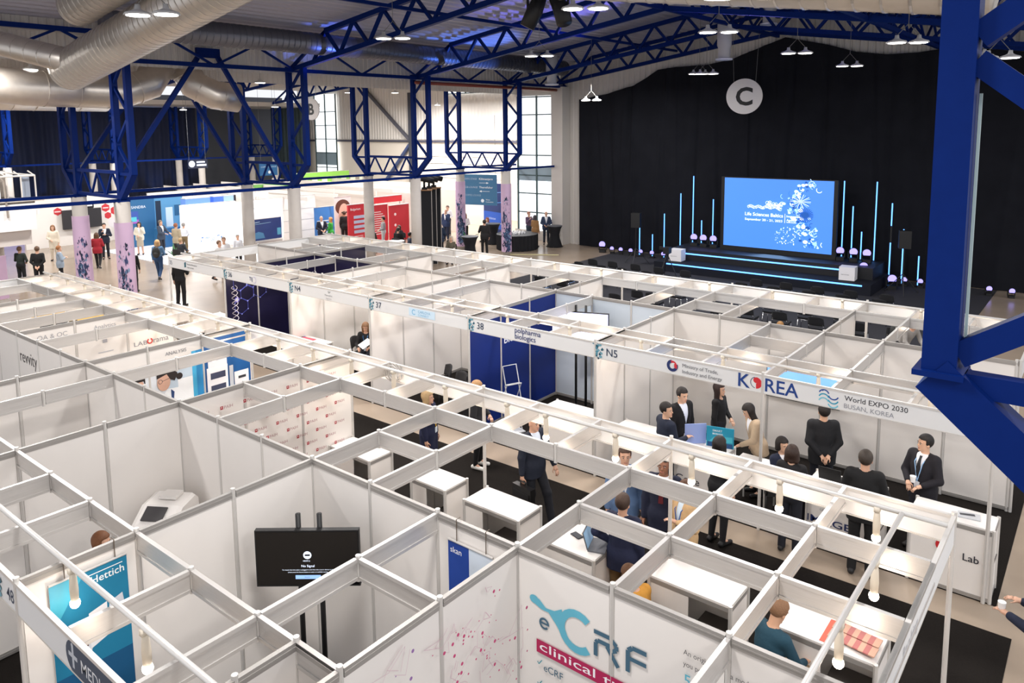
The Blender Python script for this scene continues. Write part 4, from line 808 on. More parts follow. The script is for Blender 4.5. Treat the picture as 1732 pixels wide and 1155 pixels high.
# ================================================================ stage
st = T('stage', 'two step black stage with blue light strips below the screen', 'stage', (-4.1, 25.8, .006))
PT(st, 'lower_step', MB().bb((-4.5, -1.6, 0), (4.3, 1.4, .4)), mat('stage_carpet_black', (34, 36, 44), .8, spec=.1)); PT(st, 'upper_step', MB().bb((-4.3, -.55, .4), (4.1, 1.5, .85)), C(20, 21, 27))
PT(st, 'light_strip', MB().bb((-3.9, -1.635, .33), (4.0, -1.605, .38)), M_tube); PT(st, 'light_strip', MB().bb((-3.7, -.585, .66), (3.3, -.555, .71)), M_tube)
sc = T('led_screen', 'large blue LED screen with Life Sciences Baltics lettering and pale cell shapes', 'screen', (-4.08, 26.3, .86))
M_ls = emis('screen_blue', (66, 122, 208), .95)
PT(sc, 'screen_frame', MB().bb((-2.42, 0, 0), (2.42, .16, 3.18)), M_black); PT(sc, 'screen_surface', MB().bb((-2.27, -.01, .2), (2.27, .0, 3.14)), M_ls)
r = random.Random(11); sh = []; ec_ = {k: emis('screen_tone_%d' % k, c, 1.0) for k, c in enumerate([(236, 244, 255), (150, 196, 240), (20, 74, 150), (44, 108, 196), (190, 222, 250)])}
for i in range(150):
    z = r.uniform(.25, 3.05); cx = 3.35+.35*math.sin(z*2.2+.6)+r.gauss(0, .22); k = r.choice([0, 1, 2, 3, 4, 4]); s_ = r.uniform(.03, .13)
    if cx > 4.4: continue
    if r.random() < .5: sh.append(('arc', ec_[k], cx, z, s_, .022, r.uniform(0, 180), r.uniform(200, 360)))
    else: sh.append(('circ', ec_[k], cx, z, s_*.8, s_*.6))
for i in range(30): a = i/30*2*PI; sh.append(('line', ec_[(0, 2, 1)[i % 3]], (3.25, 2.1), (3.25+.42*math.cos(a), 2.1+.3*math.sin(a)), .016))
for i in range(26): a = i/26*2*PI; sh.append(('line', ec_[2], (3.45, 1.55), (3.45+.34*math.cos(a), 1.55+.3*math.sin(a)), .03))
for i in range(70): sh.append(('circ', ec_[(0, 4)[i % 2]], 2.2+r.random()*.9, .3+r.random()*.75, r.uniform(.01, .025)))
for i in range(26): sh.append(('arc', ec_[0], 1.1+i*.055, 1.78+.03*math.sin(i)+.05*(i > 14), .05+.03*(i > 14), .018, r.uniform(0, 90), r.uniform(240, 360)))
for i in range(16): sh.append(('arc', ec_[0], 1.9+r.random()*.62, 1.85+r.random()*.14, .07, .014, 0, 300))
sh += [('text', ec_[0], 'Life Sciences Baltics', .95, 1.4, .2, .01, 1.62), ('text', ec_[0], 'September 20 - 21, 2023', .95, 1.2, .13, .012, 1.6), ('rect', ec_[0], 2.64, 1.18, .02, .38), ('text', ec_[0], 'Innovation', 2.72, 1.42, .13, .008), ('text', ec_[0], 'Agency', 2.72, 1.26, .13, .008), ('rect', ec_[0], 2.72, 1.2, .4, .02)]
graphic('screen_image', sc, (-2.27, -.011, .17), X_, Z3, sh, .002, .0004)
light('screen_glow', 'AREA', (-4.1, 25.9, 2.3), 60, (.35, .6, 1), 3, to=(-4.1, 20, 1.5))
tubes = [(-10.83, 1.54, .02, 'leftmost short one'), (-10.14, 1.14, .02, 'second from the left, shortest'), (-9.53, 2.16, .02, 'third from the left'), (-8.71, 3.15, .45, 'fourth, rising behind the left cube'), (-8.14, 3.96, .86, 'tall one left of the three lamps'), (-7.71, 1.96, .86, 'short one among the left lamps'), (-7.17, 2.95, .86, 'medium one among the left lamps'), (-6.74, 3.95, .86, 'tall one at the left screen edge'), (-1.62, 3.98, .86, 'tall one at the right screen edge'), (-1.25, 2.98, .86, 'medium one right of the screen'), (-.89, 1.98, .86, 'short one among the right lamps'), (-.40, 3.99, .86, 'tallest right of the screen'), (.18, 3.18, 2.3, 'short one mounted high above the speaker'), (.2, 1.65, .1, 'low one in front of the tripod'), (.65, 2.21, .1, 'medium one right of the tripod'), (1.22, 1.22, .1, 'rightmost short one')]
for x, z1, z0, l in tubes:
    t = T('light_tube', 'upright blue light tube beside the stage, '+l, 'light tube', (x, 27.0 if z0 > .8 else 26.9, z0), 0, 'upright blue stage tubes')
    PT(t, 'glowing_tube', MB().tube([(0, 0, 0), (0, 0, z1-z0)], .022, 8), M_tube); zb = -z0+.01 if z0 in (2.3, .45, .1) else 0; PT(t, 'back_channel', MB().bb((-.03, .025, zb), (.03, .05, z1-z0)), M_black); PT(t, 'base_plate', MB().bb((-.12, -.1, zb), (.12, .12, zb+.02)), M_black)
def movhead(x, y, z, lab, big=1, tilt=-.1, pan=0.35):
    k = 'mh'
    if k not in PRO:
        t = PRO[k] = T('stage_lamp', lab, 'stage lamp', (x, y, z), pan, 'violet stage lamps')
        PT(t, 'base', MB().bb((-.15, -.15, 0), (.15, .15, .14)), M_black); PT(t, 'yoke', MB().bb((-.2, -.05, .12), (-.16, .05, .42)).bb((.16, -.05, .12), (.2, .05, .42)), M_black)
        h = PT(t, 'head', MB().tube([(0, .2, .38), (0, .05, .4), (0, -.14, .42)], [.1, .16, .17], 16), M_black, True); l = MB().tube([(0, -.141, .42), (0, -.15, .42)], .155, 16).build('lens', M_head, h); kid(h, l); return t
    o = dup(PRO[k], (x, y, z), pan, lab, 'violet stage lamps'); o.scale = (big,)*3; return o
k = 0
names = ['first', 'second', 'third', 'fourth', 'fifth', 'sixth', 'seventh', 'eighth']
for i, x in enumerate((-12.9, -12.35, -11.85, -11.3, -10.75, -10.15, -9.55, -8.95)): movhead(x, 26.9, .01, 'small violet floor lamp left of the stage, %s from the left' % names[i], .62)
for i, x in enumerate((-7.85, -7.4, -6.93)): movhead(x, 26.55, .86, 'round violet lamp on the stage left of the screen, %s' % names[i], .95)
for i, x in enumerate((-1.52, -1.02, -.53)): movhead(x, 26.4, .86, 'round violet lamp on the stage right of the screen, %s' % names[i], .95)
movhead(-.5, 25.9, .42, 'round violet lamp on the lower step behind the right cube', .95); movhead(.5, 26, .01, 'round violet lamp on the floor right of the stage steps', 1)
for i, x in enumerate((.75, 1.3, 1.85, 3.55, 4.25, 4.85)): movhead(x, 26.9, .01, 'small violet floor lamp right of the stage, %s from the left' % names[i], .62)
for x0, l in ((-7.85, 'left'), (-.78, 'right')):
    o = thing_box('branded_cube', 'white cube with small lettering at the %s end of the lower step' % l, 'cube', (x0, 24.9, .412), (.56, .5, .5), C(244, 242, 244), .06); graphic('lettering', o, (-.2, -.252, .2), X_, Z3, [('text', (90, 90, 100), 'INNOVATION', 0, 0, .045, .001)], .002)
def spk(x, y, lab):
    t = T('tripod_speaker', lab, 'speaker', (x, y, .006), .3)
    PT(t, 'pole', MB().tube([(0, 0, .3), (0, 0, 1.8)], .02, 8), M_black); PT(t, 'cabinet', MB().bb((-.2, -.17, 1.7), (.2, .17, 2.35)), M_black)
    for a in (0, 2.1, 4.2): PT(t, 'tripod_leg', MB().tube([(0, 0, .75), (.65*math.cos(a+.5), .65*math.sin(a+.5), .01)], .014, 6), C(50, 50, 52))
spk(-9.9, 24.9, 'black loudspeaker on a tripod left of the stage'); spk(1.0, 25.4, 'black loudspeaker on a tripod right of the stage')
def camt():
    t = T('video_camera', 'black video camera on a tripod in front of the stage left end', 'video camera', (-7.0, 22.3, .006), .2)
    PT(t, 'camera_body', MB().bb((-.12, -.2, 1.15), (.12, .2, 1.4)).tube([(0, .2, 1.28), (0, .4, 1.28)], .07, 10), M_black); PT(t, 'viewfinder', MB().bb((-.3, -.1, 1.3), (-.14, .0, 1.42)), M_black)
    for a in (0, 2.1, 4.2): PT(t, 'tripod_leg', MB().tube([(0, 0, 1.15), (.5*math.cos(a), .5*math.sin(a), .01)], .02, 6), M_black)
camt()
aud = [(-9.8, 20.4), (-9.7, 21.25), (-8.75, 21.25), (-8.7, 20.3), (-7.7, 20.25), (-7.7, 21.25), (-6.65, 20.25), (-6.65, 21.2), (-5.55, 21.2), (-9.3, 17.05), (-8.3, 17.05), (-5.25, 17.05), (-4.7, 17.0), (-5.6, 16.2), (-4.5, 18.3), (-3, 20.3), (-2.8, 21.15), (-1.88, 20.3), (-1.75, 21.2), (-.72, 20.35), (-.7, 21.15), (.33, 20.35), (.35, 21.15), (1.45, 20.3), (1.45, 21.2), (.42, 14.55), (1.18, 14.6), (-.5, 16.95), (.55, 16.95), (-.1, 18), (.95, 18), (1.6, 17.05), (-1.5, 17), (-1.2, 18.1), (-2.5, 17.1), (-.4, 15.3), (.7, 15.3), (-1.6, 15.3), (2.6, 17), (-10.3, 18.3), (-9.1, 18.3), (-8, 18.4)]
for i, (x, y) in enumerate(aud):
    row = 'second row from the stage' if 19.9 < y < 20.8 else 'front row by the stage' if y >= 20.8 else 'rows seen through the stand beams'
    chair(M_blackf, 'black audience chair with chrome legs, %s' % row, x, y, random.uniform(-.06, .06), 'audience chairs, '+row, True)
for c, p, col, pw in [((-7, 22, 6), (-9, 18, 10.5), (.22, .2, 1), 900), ((-4, 22, 6), (-2, 15, 11), (.25, .22, 1), 900), ((-12, 22, 5), (-14, 19, 9.4), (.1, .25, 1), 1100), ((-2, 24, 6), (-2, 20, 10.5), (.3, .25, 1), 700), ((-12, 12, 6.5), (-15, 12, 9.2), (.1, .2, 1), 350)]:
    light('stage_beam', 'SPOT', c, pw*2.0, col, .1, to=p, spot_size=.75, spot_blend=.7)
for x, y, z, s, l in ((-5.3, 11.3, 8.75, -.35, 'left'), (-4.45, 11.3, 8.75, .35, 'right')):
    t = T('moving_head', 'black moving head spotlight hanging under the roof truss, %s of the pair' % l, 'spotlight', (x, y, z)); PT(t, 'hanging_base', MB().box((0, 0, .95), (.4, .3, .16)), M_black)
    PT(t, 'yoke', MB().bar((-.22, 0, .9), (-.22, 0, .5), .05).bar((.22, 0, .9), (.22, 0, .5), .05), M_black); PT(t, 'lamp_head', MB().tube([(s*-.6, 0, .85), (0, 0, .5), (s*.5, -.1, .1)], [.17, .22, .2], 12), M_black, True)
# ================================================================ distant stands
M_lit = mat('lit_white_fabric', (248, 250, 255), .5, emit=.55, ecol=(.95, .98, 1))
M_teal = mat('teal_stand_wall', (44, 104, 150), .45, noise=.1, scale=1); M_darkg = mat('deep_blue_graphic', (22, 50, 110), .35, noise=.4, scale=1.2)
def slab(name, lab, cat, x, y0, y1, z0, z1, m, d=.12, sh=None, group=None):
    t = T(name, lab, cat, (x, (y0+y1)/2, 0), 0, group); PT(t, 'wall_board', MB().bb((-d, -(y1-y0)/2, z0), (0, (y1-y0)/2, z1)), m)
    PT(t, 'edge_trim', MB().bb((-d-.01, -(y1-y0)/2-.01, z1), (.01, (y1-y0)/2+.01, z1+.03)), M_alu2)
    if sh: graphic('printed_design', t, (0, -(y1-y0)/2, z0), Y_, Z3, sh, .006, .003)
    return t
hx = lambda c, x, y, s: ('poly', c, hexa(x, y, s)[:6]); RD, BK = (206, 52, 60), (28, 26, 30)
slab('stand_wall', 'large white stand wall with red hexagons at the far left', 'stand wall', -38, 9.9, 15.4, 0, 2.75, M_white, .2, [hx(RD, 1.65, 1.9, .22), hx(RD, 4.15, 1.9, .24), hx(RD, 4.65, 1.7, .26), hx(RD, 4.25, 1.45, .2), hx(BK, 3.3, 2.1, .26), ('rect', (240, 236, 236), 3.15, 2.06, .3, .08), ('rect', (236, 210, 210), 4.0, 1.86, .3, .07), ('rect', (236, 210, 210), 1.5, 1.86, .3, .07), hx((230, 226, 230), 4.5, 1.0, .3)])
tag(MB().bb((-37.9, 11.7, .9), (-37.75, 13.7, 1.95)).build('wall_screen', C(44, 42, 46)), 'dark grey wall screen on the white stand with red hexagons', 'screen')
slab('stand_wall', 'glowing blue wall at the far left edge behind the balcony', 'stand wall', -42, 9, 12, 0, 2.4, mat('glow_blue', (30, 80, 200), .5, emit=.3), .1)
slab('stand_wall', 'teal blue stand wall with a small gradient screen', 'stand wall', -34, 13.3, 14.9, 0, 2.65, M_teal, .1, [('text', (226, 236, 244), 'SANDBA', .35, 2.1, .2, .01), ('rect', (60, 90, 170), .1, 1.3, .6, .65), ('rect', (170, 96, 190), .1, 1.3, .6, .2), ('rect', (90, 200, 210), .3, 1.4, .3, .25)])
slab('stand_wall', 'second teal stand wall beside the lit white one', 'stand wall', -34.2, 15.0, 16.6, 0, 2.6, mat('cyan_stand_wall', (90, 150, 190), .45), .1, [('rect', (20, 40, 60), .05, .5, .3, 1.9), ('rect', (200, 220, 232), .6, .5, .4, 1.5), ('rect', (30, 90, 130), 1.1, 1.5, .35, .6)])
tag(MB().bb((-33.2, 14.4, .03), (-32.6, 15.9, 1.05)).build('reception_desk', M_teal), 'teal reception desk in front of the teal stand walls', 'desk')
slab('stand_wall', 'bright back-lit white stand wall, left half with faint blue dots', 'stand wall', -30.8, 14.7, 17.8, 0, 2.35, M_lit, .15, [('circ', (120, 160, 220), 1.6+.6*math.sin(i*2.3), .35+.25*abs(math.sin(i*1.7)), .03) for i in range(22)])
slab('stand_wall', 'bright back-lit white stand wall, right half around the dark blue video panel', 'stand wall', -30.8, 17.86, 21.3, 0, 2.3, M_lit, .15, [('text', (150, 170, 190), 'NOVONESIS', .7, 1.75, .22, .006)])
slab('stand_wall', 'dark blue video panel showing a car like shape on the lit white wall', 'video wall', -30.5, 18.45, 20.45, .05, 1.25, M_darkg, .06, [('poly', (60, 110, 150), [(.1, .1), (.9, .1), (.8, .4), (.5, .5), (.15, .4)]), ('line', (190, 220, 240), (.1, 1.0), (.6, 1.05), .02), ('line', (150, 190, 220), (.1, .92), (1.3, .96), .015), ('rect', (70, 140, 170), 1.7, .2, .25, .4)])
for i, (y0, y1, c) in enumerate(((15.4, 16.8, (110, 150, 220)), (17.0, 17.55, (70, 110, 200)), (17.6, 18.2, (150, 180, 230)))): slab('translucent_box', 'small blue glowing box above the lit white wall, %s from the left' % names[i], 'light box', -31.6, y0, y1, .02, 2.6, mat('blue_box_%d' % i, c, .4, emit=.25), .5)
slab('stand_wall', 'pale grey stand wall right of the second bare column', 'stand wall', -28, 18.9, 21.0, 0, 2.6, M_white, .1, [('line', (170, 170, 172), (0, z), (2.1, z), .02) for z in (.7, 1.3, 1.9)])
slab('info_poster', 'blue and white information poster behind the man in navy', 'poster', -26.9, 20.1, 21.4, .02, 2.0, C(60, 120, 190), .05, [('rect', (236, 242, 250), .15, 1.2-.16*i, .95-.1*(i % 3), .05) for i in range(6)]+[('rect', (220, 160, 60), .9, .1, .25, .25)])
slab('portrait_poster', 'tall poster with a cropped close-up face beside the red wall', 'poster', -26, 20.75, 21.85, .1, 2.55, C(226, 222, 220), .05, [('circ', (96, 58, 44), .55, 1.9, .5, .42), ('circ', (226, 190, 170), .62, 1.5, .36, .6), ('circ', (50, 40, 40), .5, 1.6, .06, .04), ('circ', (50, 40, 40), .78, 1.6, .06, .04), ('circ', (180, 90, 90), .64, 1.2, .1, .03)])
tx = lambda n, x0: [('rect', (250, 226, 226), x0, 1.7-.12*i, .5+.4*((i*7) % 3)/3, .045) for i in range(n)]
slab('stand_wall', 'red stand wall with pale blue bars, left of the third bare column', 'stand wall', -24.5, 20.45, 21.8, 0, 2.25, C(212, 44, 56), .1, [('text', (255, 250, 250), 'Bulgarium', .15, 1.95, .17, .01)]+[('rect', (190, 200, 226), .35, 1.5-.26*i, .8, .16) for i in range(4)]+[('rect', (250, 226, 226), .35, .55-.09*i, .6, .03) for i in range(4)])
slab('stand_wall', 'red stand wall with lines of white text right of the third column', 'stand wall', -24.4, 21.9, 23.1, 0, 2.1, C(214, 46, 58), .1, tx(11, .2))
slab('stand_wall', 'narrow red wall end with white marks', 'stand wall', -24.3, 23.15, 24.6, 0, 2.0, C(206, 44, 56), .1, [('circ', (250, 230, 230), .4, 1.5, .08), ('circ', (250, 230, 230), .4, .9, .08)])
slab('stand_wall', 'white information wall with three dark rounded bars', 'stand wall', -24.0, 24.65, 26.3, 0, 1.95, M_white, .1, [('rect', (96, 100, 116), .25, 1.5-.22*i, .7, .1) for i in range(3)]+[('rect', (170, 196, 232), 1.1, .9, .35, .7)])
slab('red_header', 'red header board above the white stands', 'header board', -25.5, 23, 25.2, 2.05, 2.4, C(204, 40, 50), .1)
slab('green_header', 'long lime green header board far behind the columns', 'header board', -40, 27.5, 33.2, 1.9, 3.0, C(150, 214, 90), .1, [('rect', (236, 246, 226), .4+i*.9, .25, .5, .5) for i in range(8)])
slab('green_header', 'short green header board behind the second bare column', 'header board', -36, 22.3, 25, 2.4, 2.75, C(96, 150, 70), .1)
# third stand block behind: beams and partitions
for i, (y, l) in enumerate(((25.5, 'nearest'), (28.5, 'middle'), (31.5, 'furthest'))):
    for j, x0 in enumerate((-40, -36, -32, -28)):
        tag(MB().bb((x0, y, 0), (x0+3.9, y+.05, 2.5)).build('stand_partition', C(224, 216, 208)), 'pale partition of the distant stand block, %s row, %s from the left' % (l, names[j]), 'partition')
for i, y in enumerate((18, 20, 22, 24, 26)):
    tag(MB().bar((-41, y+1, 2.62), (-26, y+1, 2.62), .05, .2).build('header_beam', C(226, 220, 214)), 'long pale overhead beam of the distant stand block, %s from the left' % names[i], 'ceiling beam')
slab('far_stand_row', 'row of pale stand walls under the letter B hall', 'stand wall', -37, 16, 24, 0, 2.6, M_white, .1, [('rect', (206, 202, 198), i*.9, 0, .03, 2.5) for i in range(9)]+[('rect', (40, 42, 48), 4.6, 1.7, 1.0, .5)])
t = T('hanging_banner', 'blue grey hanging banner with stage names and arrows', 'banner', (-21.1, 27, 1.9), .25); PT(t, 'banner_sheet', MB().bb((-1.1, 0, 0), (1.1, .02, 1.72)), mat('slate_blue_banner', (58, 112, 150), .6))
W_ = (226, 236, 242); graphic('printed_text', t, (-1.1, 0, 0), X_, Z3, [('text', (170, 190, 214), 'EXPO STAGE', .2, 1.42, .15, .003, .75), ('text', W_, 'Kilimanjaro', 1.1, 1.42, .16, .01, .85), ('line', W_, (1.1, 1.25), (1.6, 1.25), .02), ('poly', W_, [(1.55, 1.3), (1.7, 1.25), (1.55, 1.2)]), ('text', (170, 190, 214), 'B2B LOUNGE', .2, .95, .15, .003, .8), ('text', W_, 'Thermfisher', 1.1, .95, .16, .01, .85), ('line', W_, (1.2, .78), (1.75, .78), .02), ('poly', W_, [(1.25, .84), (1.1, .78), (1.25, .72)]), ('text', (150, 180, 206), 'COFFEE LOUNGE', .2, .5, .15, .003, 1.0), ('circ', W_, 1.3, .25, .1), ('text', W_, 'Vilnius', 1.5, .28, .1, .003), ('text', W_, 'Convention', 1.5, .16, .1, .003)], .006, .002)
PT(t, 'hanging_wire', MB().tube([(-1, .01, 1.72), (-1, .01, 5)], .01, 5).tube([(1, .01, 1.72), (1, .01, 5)], .01, 5), C(90, 92, 96))
t = T('photo_wall', 'dark blue photo wall with a bridge picture behind the hanging banner', 'photo wall', (-21.8, 29.2, 0)); PT(t, 'printed_board', MB().bb((-.9, 0, 0), (.95, .08, 2.95)), M_darkg)
graphic('printed_design', t, (-.9, 0, 0), X_, Z3, [('poly', (40, 90, 190), [(0, .3), (1.85, .2), (1.85, 1.2), (0, 1.3)]), ('line', (120, 170, 230), (0, 2.3), (1.85, 2.5), .03), ('line', (90, 150, 220), (0, 1.7), (1.85, 1.9), .04), ('text', (200, 216, 250), 'Vilnius', .4, .8, .2), ('rect', (190, 206, 240), .4, .55, 1.0, .05)], .006, .002)
t = T('hall_sign', 'small lit hanging sign with a round emblem between the distant columns', 'sign', (-43, 22.45, 3.6)); PT(t, 'sign_box', MB().bb((0, -.7, 0), (.1, .7, .62)), C(24, 34, 60)); graphic('sign_design', t, (.1, -.7, 0), Y_, Z3, [('circ', ew, .25, .31, .22), ('rect', ew, .6, .38, .6, .1), ('rect', ew, .6, .16, .7, .12)], .005, .002)
t = T('hall_sign', 'blue hanging sign lettered COFFEE LOUNGE among the far towers', 'sign', (-43, 28, 2.8)); PT(t, 'sign_box', MB().bb((0, -.75, 0), (.1, .75, .95)), C(36, 96, 150)); graphic('sign_design', t, (.1, -.75, 0), Y_, Z3, [('text', (190, 214, 236), 'COFFEE LOUNGE', .1, .6, .14, 0, 1.3), ('circ', (226, 236, 244), .8, .25, .12)], .005, .002)
t = T('hall_sign', 'white strip sign with black TOTAL style lettering over the far door', 'sign', (-33.1, 34.1, 2.6)); PT(t, 'sign_board', MB().bb((-1.3, 0, 0), (1.3, .05, .5)), C(230, 224, 216)); graphic('sign_design', t, (-1.3, 0, 0), X_, Z3, [('text', (36, 50, 80), 'NOTAI', .3, .1, .34, .01)], .005)
for nme, x, y0, y1, z0 in (('red_header', -25.5, 23.1, 25.1, 2.05), ('green_header', -40, 27.7, 33.1, 1.9), ('green_header', -36, 22.4, 24.9, 2.4)):
    o = [q for q in bpy.data.objects if q.name.startswith(nme) and q.parent is None and abs(q.location.x-x) < .01][0]; c = (o.location.y)
    PT(o, 'header_leg', MB().bb((-.08, y0-c, 0), (-.03, y0-c+.06, z0)), M_alu2); PT(o, 'header_leg', MB().bb((-.08, y1-c-.06, 0), (-.03, y1-c, z0)), M_alu2)
for o in [q for q in bpy.data.objects if q.name.startswith('hall_sign') and q.parent is None]:
    for s in (-.6, .6): PT(o, 'hanging_wire', MB().tube([(.03, s, .3), (.03, s, 9.4-o.location.z-.05*0)] if o.location.y < 30 else [(s, .02, .4), (s, .02, 9.5-o.location.z)], .01, 5), C(90, 92, 96))
# black totem frames with moving heads
for i in range(3):
    t = T('lighting_totem', 'black draped lighting totem beside the fourth bare column, %s of three' % names[i], 'lighting totem', (-17.35-.3*i, 19.0+.6*i, 0), .78)
    PT(t, 'draped_frame', MB().bb((-.3, -.05, 0), (.3, .05, 3.45)), M_blackf); PT(t, 'frame_post', MB().bb((.3, -.05, 0), (.33, -.02, 3.45)), M_alud); PT(t, 'wooden_top', MB().bb((-.33, -.12, 3.45), (.35, .12, 3.5)), C(150, 110, 74))
    h = PT(t, 'lamp_head', MB().bb((-.12, -.12, 3.5), (.12, .12, 3.6)).bar((0, 0, 3.6), (0, 0, 3.85), .1).tube([(-.3, -.1, 4.0), (0, 0, 3.98), (.4, .1, 3.86)], [.1, .13, .12], 12), M_black, True)
# cocktail tables
def cocktail(x, y, lab, cloth=True):
    t = T('cocktail_table', lab, 'cocktail table', (x, y, 0)); n = 24; mb = MB(); prof = [(.44, 0), (.40, .06), (.27, .45), (.25, .65), (.32, .92), (.40, 1.08)]
    PT(t, 'stretch_cover', mb.lathe((0, 0, 0), prof, n), M_blackf, True); PT(t, 'tabletop', MB().lathe((0, 0, 1.08), [(.41, 0), (.41, .03)], n), C(70, 74, 82))
    for k in range(4): PT(t, 'foot', MB().bb((.42*math.cos(k*PI/2+.5)-.03, .42*math.sin(k*PI/2+.5)-.03, 0), (.42*math.cos(k*PI/2+.5)+.03, .42*math.sin(k*PI/2+.5)+.03, .03)), M_black)
    return t
cocktail(-15.95, 27.05, 'black stretch covered cocktail table in front of the white pier'); cocktail(-19.2, 25.9, 'black cocktail table partly hidden behind the fourth banner column'); cocktail(-17.0, 21.6, 'black cocktail table next to the man holding his phone by the banner column')
t = T('buffet_table', 'round black skirted buffet table with white cups beside the banner column', 'buffet table', (-17.1, 25.35, 0)); mb = MB(); n = 60
mb.add([((1.05+.03*math.cos(k*PI)) * math.cos(2*PI*k/n), (1.05+.03*math.cos(k*PI))*math.sin(2*PI*k/n), z) for z in (.02, .78) for k in range(n)], [(k, (k+1) % n, n+(k+1) % n, n+k) for k in range(n)])
PT(t, 'pleated_skirt', mb, M_blackf); PT(t, 'tabletop', MB().lathe((0, 0, .78), [(1.07, 0), (1.07, .02)], 40), C(40, 42, 48))
for k in range(34):
    a, rr_ = k*2.4, .15*math.sqrt(k)*.62; o = MB().lathe((0, 0, 0), [(.03, 0), (.045, .08), (.045, .09)], 10).build('coffee_cup', C(250, 250, 250)) if k == 0 else cup0.copy()
    if k == 0: cup0 = o
    else: COL.objects.link(o)
    o.location = (-17.1+rr_*math.cos(a)-.1, 25.3+rr_*math.sin(a), .8); tag(o, 'white coffee cup standing on the round black buffet table', 'cup', 'cups on the buffet table')
tag(MB().bar((-14.2, 24.95, .02), (-16.3, 23.7, .02), .1, .03).build('cable_ramp', C(206, 196, 150)), 'pale yellow edge strip on the floor by the banner column', 'floor strip')
for i, (x, y, l) in enumerate(((-20.6, 20.2, 'white lounge chair among the seated visitors'), (-19.6, 21.9, 'white table beside the man in denim'))):
    t = T('lounge_table', l, 'table', (x, y, 0)); PT(t, 'tabletop', MB().lathe((0, 0, .72), [(.4, 0), (.4, .03)], 20), C(244, 244, 244)); PT(t, 'column_leg', MB().tube([(0, 0, .02), (0, 0, .72)], .03, 8), M_chrome); PT(t, 'foot_disc', MB().lathe((0, 0, 0), [(.25, 0), (.25, .02)], 20), M_chrome)
def plant(x, y, z, s, lab):
    t = T('potted_plant', lab, 'plant', (x, y, z)); PT(t, 'pot', MB().lathe((0, 0, 0), [(.08*s, 0), (.12*s, .2*s)], 14), C(230, 230, 226)); mb = MB()
    for k in range(16):
        a = k*2.4; l = s*(.25+.15*math.sin(k*3)); e = Vector((math.cos(a)*l, math.sin(a)*l, .2*s+l*.9)); b = Vector((0, 0, .18*s)); c_ = (b+e)/2; w_ = Vector((-math.sin(a), math.cos(a), 0))*.04*s; mb.add([b, c_+w_, e, c_-w_], [(0, 1, 2, 3)])
    PT(t, 'leaves', mb, C(56, 110, 66))
plant(-18.6, 23.3, 0, 1.8, 'leafy green plant in a white pot among the lounge tables'); plant(-27.6, 12.6, .03, 1.6, 'green plant low in front of the lit white wall')
# elevated glazed booth at the far left
t = T('glazed_balcony', 'pale raised booth with a tube framed glazed top at the left edge', 'balcony', (-28.5, 3.4, 0)); P_ = lambda n, mb, m: PT(t, n, mb, m)
P_('lower_body', MB().bb((-1.5, -4.4, 1.75), (1.45, 3.1, 2.95)), C(214, 206, 200)); P_('upper_body', MB().bb((-1.5, -4.4, 2.95), (1.6, 3.4, 3.4)), C(236, 234, 232)); P_('step_panel', MB().bb((1.5, .9, 2.35), (1.66, 3.25, 3.2)), C(244, 242, 240)); P_('dark_floor_band', MB().bb((-1.5, -4.4, 3.4), (1.5, 3.3, 3.5)), C(96, 88, 82))
P_('back_wall', MB().bb((-1.6, -4.4, 3.5), (-1.5, 3.3, 4.6)), C(150, 140, 130)); P_('roof_panel', MB().bb((-1.5, -4.4, 4.6), (1.2, 2.6, 4.66)), C(196, 192, 188))
for i in range(7): P_('glass_pane', MB().bb((1.38, 2.9-1.05*i, 3.62), (1.4, 3.2-1.05*i, 4.5)), M_win if i % 2 else C(150, 160, 176))
for i in range(14): P_('frame_tube', MB().tube([(1.55, 3.35-.5*i, 3.5), (1.55, 3.35-.5*i, 4.5), (1.3, 3.2-.5*i, 4.68)], .03, 6), C(206, 200, 194))
P_('frame_tube', MB().tube([(1.55, -4.4, 4.5), (1.55, 3.35, 4.5), (-1.4, 3.35, 4.5)], .04, 6), C(226, 222, 216)); P_('frame_tube', MB().tube([(1.6, -4.4, 3.52), (1.6, 3.6, 3.52)], .04, 6), C(236, 232, 226)); P_('drain_pipe', MB().tube([(1.7, 2.0, 4.6), (1.7, 2.2, 4.3), (1.7, 2.25, 2.9)], .035, 6), C(150, 140, 130))
for y in (-4.2, 2.6): P_('support_post', MB().tube([(0, y-.2, 0), (0, y-.2, 1.75)], .14, 12), M_conc)
column(-24.4, 4.35, 1.9, False, .0, 'x') if False else None
t = T('rollup_banner', 'lilac plant banner hanging at the left edge under the raised booth', 'banner', (-24.6, 4.2, 0), .2); PT(t, 'banner_sheet', MB().bb((-.02, -.9, .15), (.0, .62, 1.75)), mat('lilac_print', (206, 176, 205))); mb = MB(); cols = [C(38, 44, 60), C(60, 64, 84), C(96, 100, 116)]; r = random.Random(2)
for i in range(70): mb.k = i % 3; cy_, cz = -.35+r.gauss(0, .2), r.uniform(.5, 1.7); q = [(.004+.0004*(i % 9), cy_+r.uniform(.04, .14)*math.cos(k*.9), cz+r.uniform(.04, .12)*math.sin(k*.9)) for k in range(7)]; mb.add(q, [tuple(range(7))])
PT(t, 'botanical_print', mb, cols); PT(t, 'frame', MB().bb((-.05, -.95, 0), (-.02, .66, .12)).bb((-.05, -.9, .1), (-.03, -.86, 1.75)).bb((-.05, .58, .1), (-.03, .62, 1.75)), M_alu2)
